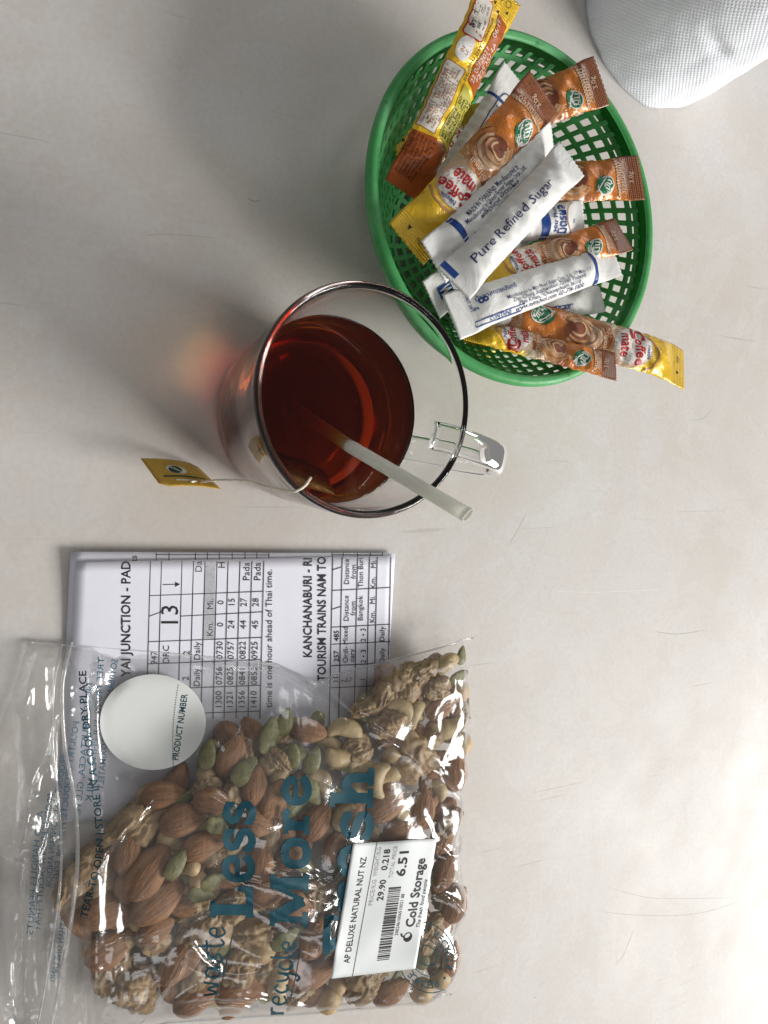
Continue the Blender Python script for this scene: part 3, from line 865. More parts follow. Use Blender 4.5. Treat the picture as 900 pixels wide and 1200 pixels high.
T_BACK = math.pi / 2       # print orientation: text 'up' towards the yellow end (a decreasing)
def creamer_print(L, w):
    """Front of a creamer stick; a along, b across."""
    p = Print(); A_ = lambda f_: f_ * L
    def up(s, f_, b_, size, mat, bold=0.0, width=None, ang=0.0, shear=0.0, layer=4):
        # text x -> -b ... reading from the right edge to the left edge, text y -> -a
        v, t = text_tris(s, bold, 'CENTER', shear)
        v = v * size
        if width: v = v * np.array([width / max(1e-6, np.ptp(v[:, 0])), 1])
        c, s_ = math.cos(ang), math.sin(ang); v = v @ np.array([[c, s_], [-s_, c]])
        p._add(np.c_[A_(f_) - v[:, 1], b_ + v[:, 0]], t, mat, layer)
    p.ellipse(A_(.345), 0.02 * w, .115 * L, .45 * w, CREAM, 1, 0.15); p.ellipse(A_(.33), 0.0, .095 * L, .40 * w, WHITE, 1.6, 0.15)
    p.ring(A_(.28), 0.08 * w, .075 * L, .36 * w, .10, TAN, 2.3, 1.8, 4.5)
    up('Coffee', .305, 0.00, .78 * w / 2.1, RED, .022, .80 * w, 0.12); up('C', .322, -.335 * w, 1.18 * w / 2.1, RED, .022, None, 0.12, layer=5)
    up('mate', .375, .04 * w, .74 * w / 2.1, RED, .022, .50 * w, 0.12)
    up('Nestl\u00e9', .255, .05 * w, .26, BLUE, .012, None, 0.12)
    p.stroke([(A_(.46), -.30 * w), (A_(.448), 0.0), (A_(.47), .30 * w)], .36, COFB, 2.4, smooth=9)
    up('original', .458, 0, .36, CREAM, .014, None, 0.0, layer=5)
    SW1 = ink('print_latte', (0.50, 0.265, 0.12), 0.35); SW2 = ink('print_mocha', (0.40, 0.165, 0.06), 0.35); SW3 = ink('print_milk', (0.56, 0.36, 0.215), 0.35)
    for k, (rx, mm) in enumerate(((.13, SW1), (.105, SW2), (.08, SW3), (.058, SW1), (.036, SW3))):
        p.ring(A_(.56 + .008 * k), (.06 - .03 * k) * w, rx * L, (.46 - .075 * k) * w, .16 - .015 * k, mm, 2.5 + .3 * k, 0.7, 5.6)
    p.ellipse(A_(.60), .02 * w, .05 * L, .24 * w, ink('print_cocoa', (0.22, 0.07, 0.04), 0.4), 2.2)
    p.ellipse(A_(.755), -.20 * w, .052 * L, .19 * w, WHITE, 3, 0.5); p.ellipse(A_(.755), -.20 * w, .046 * L, .165 * w, LEAFG, 3.6, 0.5)
    up('\u0e21\u0e31\u0e19', .765, -.20 * w, .42, WHITE, .02, None, -0.4, layer=6)
    p.stroke([(A_(.69), -.30 * w), (A_(.715), -.10 * w), (A_(.75), .03 * w)], [.05] * 3 + [.16] * 4 + [.05] * 2, LEAFG, 4.4, smooth=9)
    p.stroke([(A_(.70), -.33 * w), (A_(.73), -.16 * w), (A_(.76), -.04 * w)], .05, WHITE, 5.0, smooth=9)
    zz_ = [(A_(.842) + .05 * math.sin(k * 2.1), (-.44 + .88 * k / 40) * w) for k in range(41)]
    p.stroke(zz_, .13, CREAM, 3)
    up('\u0e04\u0e23\u0e35\u0e21\u0e40\u0e17\u0e35\u0e22\u0e21', .863, 0, .30, CREAM, .02, .66 * w); up('CREAMER 3.0g', .885, 0, .22, CREAM, .012, .74 * w); up('3.0g', .93, 0, .34, CREAM, .01)
    up('\u0e40\u0e1b\u0e34\u0e14', .055, -.15 * w, .26, BLACK, .01); up('\u25b2', .06, .18 * w, .22, BLACK)
    return p
def wrap_label(n): return n
CGROUP, SGROUP = 'creamer sticks in the basket', 'sugar sticks in the basket'
def creamer(label, A, B, w, T, **kw):
    st = Stick(unp(*A), unp(*B), w, T, **kw)
    t = thing('creamer_stick', label, 'creamer stick', tuple((st.A + st.B) / 2), CGROUP)
    wr = st.mesh(t, CM)
    creamer_print(st.L, w).build('printed_design', wr, st.pmap, 0.22)
    return st
def sugar(label, A, B, w, T, deco, **kw):
    st = Stick(unp(*A), unp(*B), w, T, wrk=0.45, **kw)
    t = thing('sugar_stick', label, 'sugar stick', tuple((st.A + st.B) / 2), SGROUP)
    wr = st.mesh(t, SUG)
    p = Print(); deco(p, st.L, w)
    if p.items: p.build('printed_design', wr, st.pmap, 0.25)
    return st
def along(p, s, a, b, size, mat, bold=0.0, width=None, flip=False, align='CENTER', layer=3, shear=0.0):
    p.text(s, (a, b), size, mat, math.pi if flip else 0.0, bold, layer, align, width, shear)
def across(p, s, a, b, size, mat, bold=0.0, width=None, sgn=1, layer=3):
    v, t = text_tris(s, bold, 'CENTER', 0); v = v * size
    if width: v = v * np.array([width / max(1e-6, np.ptp(v[:, 0])), 1])
    p._add(np.c_[a - sgn * v[:, 1], b + sgn * v[:, 0]], t, mat, layer)
THAI_SUGAR = '\u0e19\u0e49\u0e33\u0e15\u0e32\u0e25\u0e17\u0e23\u0e32\u0e22\u0e1a\u0e23\u0e34\u0e2a\u0e38\u0e17\u0e18\u0e34\u0e4c'
MITR = '\u0e21\u0e34\u0e15\u0e23\u0e1c\u0e25'

# hidden bottom layer first, then upwards
creamer('yellow creamer stick deep in the basket, under the upright yellow one by the left rim', (462, 176, 2.6), (640, 150, 2.7), 2.0, 0.35, seed=1)
creamer('creamer stick at the basket floor, only its yellow corner showing below the sugar sticks', (548, 408, 2.0), (690, 330, 1.9), 2.0, 0.32, seed=2)
creamer('orange ended creamer stick nearest the paper roll, reaching over the far rim', (545, 158, 4.0), (707, 93, 6.75), 2.25, 0.40, seed=3, roll0=-4, curl=-0.15)
creamer('creamer stick whose dark brown tip lies on the right rim, half under a sugar stick', (548, 222, 4.2), (752, 208, 6.45), 2.15, 0.40, seed=4, roll0=-6)
def deco_a(p, L, w):
    p.rect(.78 * L, -w, .80 * L, w, BLUE, 2)
    p.stroke([(.50 * L, .40), (.62 * L, .46), (.80 * L, .40), (.86 * L, .1), (.80 * L, -.25), (.50 * L, -.30)], .05, NAVY, 2, smooth=30)
    for k in range(4): along(p, THAI_SUGAR, .60 * L, .25 - .17 * k, .26, NAVY, width=.30 * L)
sugar('grey white sugar stick with a dark outlined logo, wedged behind the upright yellow stick', (505, 255, 4.3), (607, 92, 5.5), 2.0, 0.40, deco_a, seed=5, roll0=8)
def deco_b(p, L, w):
    p.rect(.64 * L, -w, .70 * L, w, BLUE, 2)
    across(p, MITR, .80 * L, 0, .62, BLUE, .02, .72 * w, 1); across(p, 'Mitr Phol', .745 * L, 0, .34, BLUE, .012, .62 * w, 1)
    p.ring(.955 * L, 0, .12 * L, .46 * w, .05, TAN, 2, 1.9, 4.4)
    across(p, '8g', .90 * L, -.1, .22, BLUE, 0, None, 1)
sugar('sugar stick with blue band and Thai brand pointing right, under the Pure Refined Sugar stick', (520, 268, 4.6), (684, 257, 5.7), 1.75, 0.55, deco_b, seed=6, roll0=4, crimp=0.05)
def deco_c(p, L, w):
    p.rect(.30 * L, -w, .335 * L, w, BLUE, 2)
    across(p, MITR, .20 * L, .05, .62, BLUE, .02, .70 * w, -1); across(p, 'Mitr Phol', .265 * L, 0.05, .34, BLUE, .012, .62 * w, -1)
    p.poly([(.07 * L, -.28), (.15 * L, -.28), (.15 * L, .28), (.07 * L, .28)], BLUE, 2); across(p, 'W', .11 * L, 0, .60, WHITE, .02, .42, -1, 4)
sugar('sugar stick end with blue square emblem nearest the tea mug', (505, 352, 5.6), (615, 262, 4.9), 1.75, 0.55, deco_c, seed=7, roll0=10)
def deco_d(p, L, w):
    along(p, 'MITR PHOL SUGAR', .52 * L, -.33, .30, BLUE, .014, .34 * L)
    p.stroke([(.36 * L, -.52), (.68 * L, -.52), (.70 * L, -.22), (.36 * L, -.22), (.36 * L, -.52)], .04, BLUE, 2)
    p.rect(.48 * L, .30, .56 * L, .55, NAVY, 2); along(p, 'GS', .62 * L, .42, .34, NAVY, .01)
sugar('plain pale sugar stick, lowest of the whites, above the two bottom creamers', (545, 372, 4.6), (706, 350, 4.7), 1.8, 0.52, deco_d, seed=8, roll0=-8, taper=(1.0, .75))
creamer('creamer stick with mirrored gold yellow half in the middle of the basket, brown tip right', (548, 332, 5.2), (731, 274, 6.15), 1.85, 0.42, seed=9, roll0=-10, roll1=-22)
creamer('creamer stick hanging out of the basket at lower right, yellow end over the rim', (815, 430, 7.0), (562, 364, 4.5), 2.2, 0.40, seed=10, roll0=14, roll1=-6, sag=-0.15, droop=0.9)
creamer('narrow creamer stick along the bottom rim, dull brown tip poking past it', (540, 384, 4.7), (722, 430, 6.75), 1.55, 0.36, seed=11, roll0=-34, roll1=-20)
def deco_e(p, L, w):
    p.rect(.80 * L, -w, .825 * L, w, BLUE, 2)
    for k in range(4): along(p, ('Manufactured by Mitr Phol Sugar Corp., Ltd. 177 Moo 11', 'Dan Chang, Suphanburi 72180 Thailand', 'Phu Khiao, Chaiyaphum 36110', 'www.mitrphol.com 02-794-1000')[k], .52 * L, -.10 - .19 * k, .23, NAVY, .004, (.50, .44, .38, .42)[k] * L)
    across(p, '8', .16 * L, .20, .58, BLUE, .012, None, -1); across(p, 'NET WT', .105 * L, .25, .2, BLUE, .01, None, -1); across(p, 'g', .13 * L, -.05, .3, BLUE, .01, None, -1)
    along(p, THAI_SUGAR, .24 * L, .32, .28, BLUE, .008)
    p.stroke([(.10 * L, -.78), (.34 * L, -.78), (.36 * L, -.56), (.10 * L, -.56), (.10 * L, -.78)], .045, BLUE, 2); along(p, 'CONTAINS', .225 * L, -.67, .22, BLUE, .014)
sugar('long sugar stick with small print and a figure eight, just above the lower creamers', (528, 372, 6.0), (722, 303, 6.2), 1.95, 0.55, deco_e, seed=12, roll0=-6, taper=(1.05, .85))
# the big creamer in front and the upright one
creamer('large front creamer stick lying diagonally from the left rim, red lettering on white', (476, 287, 6.5), (638, 108, 7.4), 2.15, 0.52, seed=13, roll0=2)
st = Stick(unp(474, 226, 5.6), unp(589, -14, 8.6), 2.05, 0.40, roll0=8, seed=14)
t = thing('creamer_stick', 'yellow creamer stick printed with white panels, standing up over the top rim', 'creamer stick', tuple((st.A + st.B) / 2), CGROUP)
wr = st.mesh(t, CMB)
p = Print(); L, w = st.L, st.w
p.poly([(.0, -w), (.0, w), (.24 * L, w), (.28 * L, -.05)], RUST, 1)
for k in range(6): along(p, ('\u0e2a\u0e48\u0e27\u0e19\u0e1b\u0e23\u0e30\u0e01\u0e2d\u0e1a\u0e42\u0e14\u0e22\u0e1b\u0e23\u0e30\u0e21\u0e32\u0e13', 'Ingredients: Glucose Syrup', 'Vegetable Oil, Sodium Caseinate', 'Stabiliser, Emulsifier', 'Anticaking Agent', 'Net weight 3 g')[k], .16 * L, .82 - .17 * k, .20, BRO_INK if False else ink('print_umber', (0.07, 0.02, 0.008), 0.5), .006, .20 * L)
p.rect(.29 * L, .12, .60 * L, .90, PANEL, 2)
for x0, y0, x1, y1 in ((.29, .12, .60, .12), (.29, .90, .60, .90), (.29, .12, .29, .90), (.60, .12, .60, .90)): p.stroke([(x0 * L, y0), ((x0 + x1) / 2 * L, (y0 + y1) / 2), (x1 * L, y1)], .025, COFB, 3)
for k in range(6): along(p, ('Distributed by Nestle (Thai) Ltd. Bangkok', '\u0e1c\u0e25\u0e34\u0e15\u0e42\u0e14\u0e22 \u0e1a\u0e23\u0e34\u0e29\u0e31\u0e17', 'Manufactured in Thailand for the trade', '\u0e42\u0e23\u0e07\u0e07\u0e32\u0e19 \u0e01\u0e23\u0e38\u0e07\u0e40\u0e17\u0e1e\u0e2f', 'Keep in a cool and dry place, best before', 'see front of pack for the date')[k], .445 * L, .80 - .118 * k, .15, COFB, .006, (.28, .24, .27, .25, .28, .2)[k] * L)
p.ellipse(.675 * L, .50, .055 * L, .34, WHITE, 2); along(p, '\u0e2d\u0e22.', .675 * L, .56, .26, RUST, .012); along(p, 'GDA', .675 * L, .36, .18, RUST, .01)
p.poly([(.735 * L, .06), (.91 * L, .06), (.92 * L, .18), (.92 * L, .76), (.91 * L, .86), (.735 * L, .86), (.725 * L, .76), (.725 * L, .16)], RED, 2); p.poly([(.738 * L, .10), (.908 * L, .10), (.914 * L, .18), (.914 * L, .76), (.905 * L, .82), (.738 * L, .82), (.731 * L, .76), (.731 * L, .16)], PANEL, 3)
along(p, '\u0e2a\u0e32\u0e22\u0e14\u0e48\u0e27\u0e19', .82 * L, .66, .30, BLACK, .012); along(p, '1 800 66 7722', .82 * L, .43, .20, BLACK, .01); along(p, 'www.nestle.co.th', .82 * L, .24, .17, BLACK, .008)
p.poly([(.53 * L, -.84), (.88 * L, -.84), (.90 * L, -.30), (.57 * L, -.16)], RUST, 2)
along(p, '22/08/2021    06:19', .725 * L, -.38, .30, PANEL, .0, .30 * L); along(p, '92290524A', .69 * L, -.66, .30, PANEL, .0, .19 * L)
p.poly([(.26 * L, -.86), (.51 * L, -.86), (.55 * L, -.10), (.30 * L, -.10)], OLIVE, 1.5)
for k in range(4): along(p, ('BEST BEFORE / EXP', 'Mfg. and Exp. date:', '\u0e04\u0e27\u0e23\u0e1a\u0e23\u0e34\u0e42\u0e20\u0e04\u0e01\u0e48\u0e2d\u0e19', 'non dairy creamer 3 g')[k], .40 * L, -.24 - .17 * k, .18, BLACK, .01, .20 * L)
along(p, '\u0e04\u0e23\u0e35\u0e21\u0e40\u0e17\u0e35\u0e22\u0e21 \u0e15\u0e23\u0e32 coffeemate', .71 * L, -.04, .17, BLACK, .01, .30 * L)
p.ellipse(.955 * L, .42, .045 * L, .30, WHITE, 2); along(p, 'Nestl\u00e9', .955 * L, .46, .22, RED, .012)
for f_, b_ in ((.93, .05), (.96, -.18), (.905, -.22), (.965, .82), (.93, -.62)): p.poly([(f_ * L - .06, b_ - .05), (f_ * L + .06, b_ - .05), (f_ * L, b_ + .07)], BLACK, 2)
p.ring(.962 * L, -.52, .12, .12, .02, BLACK, 2)
p.build('printed_panels', wr, st.pmap, 0.25)
def deco_f(p, L, w):
    p.rect(.165 * L, .02, .20 * L, w, BLUE, 2); p.rect(.165 * L, -w, .20 * L, -.03, BLUE, 2)
    for k in range(3): along(p, ('MADE IN THAILAND  Manufactured by', 'Manufactured by United Farmer Sugar Corp., Ltd.', '\u0e1c\u0e25\u0e34\u0e15\u0e42\u0e14\u0e22 ' + MITR)[k], .46 * L, .62 - .2 * k, .24, NAVY, .006, (.40, .46, .3)[k] * L)
    along(p, '170324', .46 * L, -.02, .34, GREYP, .0, .12 * L); along(p, THAI_SUGAR, .30 * L, -.20, .30, BLUE, .01, .14 * L); along(p, 'Net wt. 8g', .28 * L, -.48, .24, BLUE, .01, .10 * L)
sugar('sugar stick with split blue band beside the large creamer, partly under another', (508, 308, 7.1), (647, 163, 7.0), 2.0, 0.58, deco_f, seed=15, roll0=12, roll1=34, crimp=0.06, taper=(1.0, .8))
def deco_g(p, L, w):
    along(p, 'Pure Refined Sugar', .44 * L, .06, .54, NAVY, .0, .62 * L)
    p.rect(.02 * L, .1, .055 * L, w, BLUE, 2)
sugar('top sugar stick lettered Pure Refined Sugar across the basket middle', (531, 333, 7.6), (670, 186, 8.0), 1.8, 0.62, deco_g, seed=16, roll0=-14, roll1=-4, crimp=0.05)
# ================================================================== nuts in the bag
def nut_mats():
    out = {}
    def almond(name, c0, c1, c2):
        m, nt, b = new_mat(name)
        st = noise_tex(nt, objco(nt, (70, 520, 520)), 1.0, 4, 0.6, 0.3)
        big = noise_tex(nt, objco(nt), 140, 3)
        c = ramp(nt, st, [(0.30, c0), (0.52, c1), (0.72, c2)])
        oi = N(nt, 'ShaderNodeObjectInfo')
        c = mix_col(nt, math_n(nt, 'MULTIPLY', oi.outputs['Random'], 0.55), c, tuple(x * 0.55 for x in c1))
        c = mix_col(nt, ramp(nt, big, [(0.45, (0, 0, 0)), (0.75, (0.5, 0.5, 0.5))]), c, (0.36, 0.215, 0.11))
        nt.links.new(c, b.inputs['Base Color']); b.inputs['Roughness'].default_value = 0.72
        bump(nt, b, math_n(nt, 'ADD', st, math_n(nt, 'MULTIPLY', noise_tex(nt, objco(nt), 900, 3), 0.4)), 0.9, 0.0016)
        return m
    out['almond'] = almond('almond_skin', (0.105, 0.040, 0.014), (0.285, 0.128, 0.048), (0.42, 0.225, 0.095))
    def lumpy(name, c0, c1, c2, sc, rough=0.5):
        m, nt, b = new_mat(name)
        n1 = noise_tex(nt, objco(nt), sc, 5, 0.65, 0.7)
        oi = N(nt, 'ShaderNodeObjectInfo')
        c = ramp(nt, n1, [(0.32, c0), (0.5, c1), (0.68, c2)])
        geo = N(nt, 'ShaderNodeNewGeometry')
        c = mix_col(nt, math_n(nt, 'MULTIPLY', oi.outputs['Random'], 0.4), c, tuple(x * 0.66 for x in c1))
        nt.links.new(c, b.inputs['Base Color']); b.inputs['Roughness'].default_value = rough
        bump(nt, b, noise_tex(nt, objco(nt), sc * 4, 4, 0.7), 0.5, 0.001)
        return m
    out['walnut'] = lumpy('walnut_flesh', (0.16, 0.085, 0.034), (0.34, 0.225, 0.108), (0.54, 0.405, 0.225), 130)
    out['cashew'] = lumpy('cashew_flesh', (0.36, 0.24, 0.11), (0.50, 0.375, 0.195), (0.60, 0.48, 0.28), 110)
    out['seed'] = lumpy('pumpkin_seed_skin', (0.075, 0.075, 0.02), (0.165, 0.16, 0.045), (0.34, 0.285, 0.10), 190, 0.45)
    out['hazel'] = lumpy('pale_kernel', (0.43, 0.27, 0.12), (0.55, 0.39, 0.20), (0.62, 0.48, 0.28), 120)
    return out
NM = nut_mats()
def surf_mesh(name, nu, nv, fn, mat):
    V, F = [], []
    for i in range(nu + 1):
        for j in range(nv):
            V.append(fn(i / nu, 2 * math.pi * j / nv))
    F = grid_faces(nu + 1, nv, close_v=True)
    me = bpy.data.meshes.new(name)
    me.from_pydata((np.array(V) * S).tolist(), [], [list(q) for q in F])
    bm = bmesh.new(); bm.from_mesh(me); bmesh.ops.remove_doubles(bm, verts=bm.verts, dist=1e-6); bmesh.ops.recalc_face_normals(bm, faces=bm.faces); bm.to_mesh(me); bm.free()
    me.polygons.foreach_set('use_smooth', [True] * len(me.polygons)); me.materials.append(mat)
    return me
def almond_mesh(k):
    def fn(t, a):
        x = t - 0.5
        r = (math.sin(math.pi * min(1, t ** 0.80)) ** 0.72) if 0 < t < 1 else 0
        q = Vector((x * 3 + k * 5, math.cos(a), math.sin(a)))
        g = 1 + 0.034 * math.sin(11 * a + 2.5 * noise.noise(q) + k) * r + 0.11 * noise.noise(q * 0.8)
        return (x * 1.0, 0.315 * r * math.cos(a) * g, 0.215 * r * math.sin(a) * g)
    return surf_mesh('almond', 26, 36, fn, NM['almond'])
def seed_mesh(k):
    def fn(t, a):
        r = (math.sin(math.pi * min(1, t ** 0.72)) ** 0.62) if 0 < t < 1 else 0
        ca, sa = math.cos(a), math.sin(a)
        e = 0.05 * math.exp(-((abs(ca) - 0.92) / 0.06) ** 2)
        return (t - 0.5, 0.29 * r * ca, (0.105 + e) * r * sa + 0.03 * math.sin(t * 5 + k) * r)
    return surf_mesh('pumpkin_seed', 20, 22, fn, NM['seed'])
def cashew_mesh(k):
    arc = 2.5 + 0.25 * k
    def fn(t, a):
        th_ = (t - 0.5) * arc
        r = (math.sin(math.pi * t) ** 0.45 if 0 < t < 1 else 0) * (0.165 + 0.05 * math.sin(math.pi * t ** 1.3))
        q = Vector((t * 3 + k * 7, math.cos(a), math.sin(a)))
        r *= 1 + 0.10 * noise.noise(q)
        rad = 0.34 + r * math.cos(a)
        return (rad * math.sin(th_), rad * math.cos(th_) - 0.24, 0.85 * r * math.sin(a))
    return surf_mesh('cashew', 30, 20, fn, NM['cashew'])
def walnut_mesh(k):
    bm = bmesh.new(); bmesh.ops.create_icosphere(bm, subdivisions=5, radius=0.5)
    rx, ry, rz = ((1, .80, .50), (1, .62, .46), (.95, .88, .52), (1, .50, .42), (.9, .7, .55), (1, .74, .44))[k % 6]
    for v in bm.verts:
        p = v.co.copy(); o = Vector((k * 9.1, k * 3.7, k * 5.3))
        w = p * 3.2 + Vector((noise.noise(p * 3 + o), noise.noise(p * 3 + o + Vector((5, 0, 0))), noise.noise(p * 3 + o + Vector((0, 7, 0))))) * 0.9
        n = noise.noise(w * 1.4 + o); rid = 1 - abs(n) * 3.0
        n2 = noise.noise(w * 3.4 + o)
        lobe = noise.noise(p * 2.6 + o)
        gr = math.exp(-(p.y / 0.07) ** 2) * max(0.0, p.z + 0.15)
        s_ = 1 + 0.14 * rid + 0.06 * n2 + 0.30 * lobe - 0.30 * gr - 0.12
        v.co = Vector((p.x * rx, p.y * ry, p.z * rz)) * s_ * S
    me = bpy.data.meshes.new('walnut_half'); bm.to_mesh(me); bm.free()
    me.polygons.foreach_set('use_smooth', [True] * len(me.polygons)); me.materials.append(NM['walnut'])
    return me
def hazel_mesh(k):
    def fn(t, a):
        r = (math.sin(math.pi * t) ** 0.6) if 0 < t < 1 else 0
        return (0.9 * (t - 0.5), 0.42 * r * math.cos(a) * (1 + .06 * math.sin(3 * a + k)), 0.38 * r * math.sin(a))
    return surf_mesh('peanut_kernel', 18, 18, fn, NM['hazel'])
MESH = {'a': [almond_mesh(k) for k in range(4)], 's': [seed_mesh(k) for k in range(2)], 'c': [cashew_mesh(k) for k in range(3)], 'w': [walnut_mesh(k) for k in range(6)], 'h': [hazel_mesh(k) for k in range(2)]}
KIND = {'a': ('almond', 'almond', 'almonds in the bag', (.63, .43)), 's': ('pumpkin_seed', 'pumpkin seed', 'pumpkin seeds in the bag', (.58, .24)), 'c': ('cashew', 'cashew', 'cashews in the bag', (.70, .38)), 'w': ('walnut_half', 'walnut', 'walnuts in the bag', (.78, .5)), 'h': ('peanut_kernel', 'kernel', 'pale kernels in the bag', (.8, .75))}
PILE_PX = [(70, 1065), (72, 1025), (110, 985), (140, 950), (180, 912), (232, 868), (300, 838), (345, 832), (405, 832), (425, 795), (470, 775), (540, 764), (545, 960), (536, 1150), (470, 1168), (380, 1184), (250, 1192), (190, 1176), (150, 1180), (105, 1130), (88, 1100)]
def edge_dist(px, py):
    P = np.array(PILE_PX, float); d = np.full(np.shape(px), 1e9)
    for i in range(len(P)):
        a, b_ = P[i], P[(i + 1) % len(P)]
        ab = b_ - a; L2 = ab @ ab
        t = np.clip(((px - a[0]) * ab[0] + (py - a[1]) * ab[1]) / L2, 0, 1)
        d = np.minimum(d, np.hypot(px - a[0] - t * ab[0], py - a[1] - t * ab[1]))
    return np.where(in_poly(np.asarray(px, float), np.asarray(py, float), P), d, -d)
def pile_h(px, py):
    b_ = 0.95 + 1.05 * np.clip((np.asarray(px, float) - 340) / 130.0, 0, 1)
    return b_ + (2.3 - b_) * np.clip(edge_dist(px, py) / 85.0, 0, 1) ** 0.7
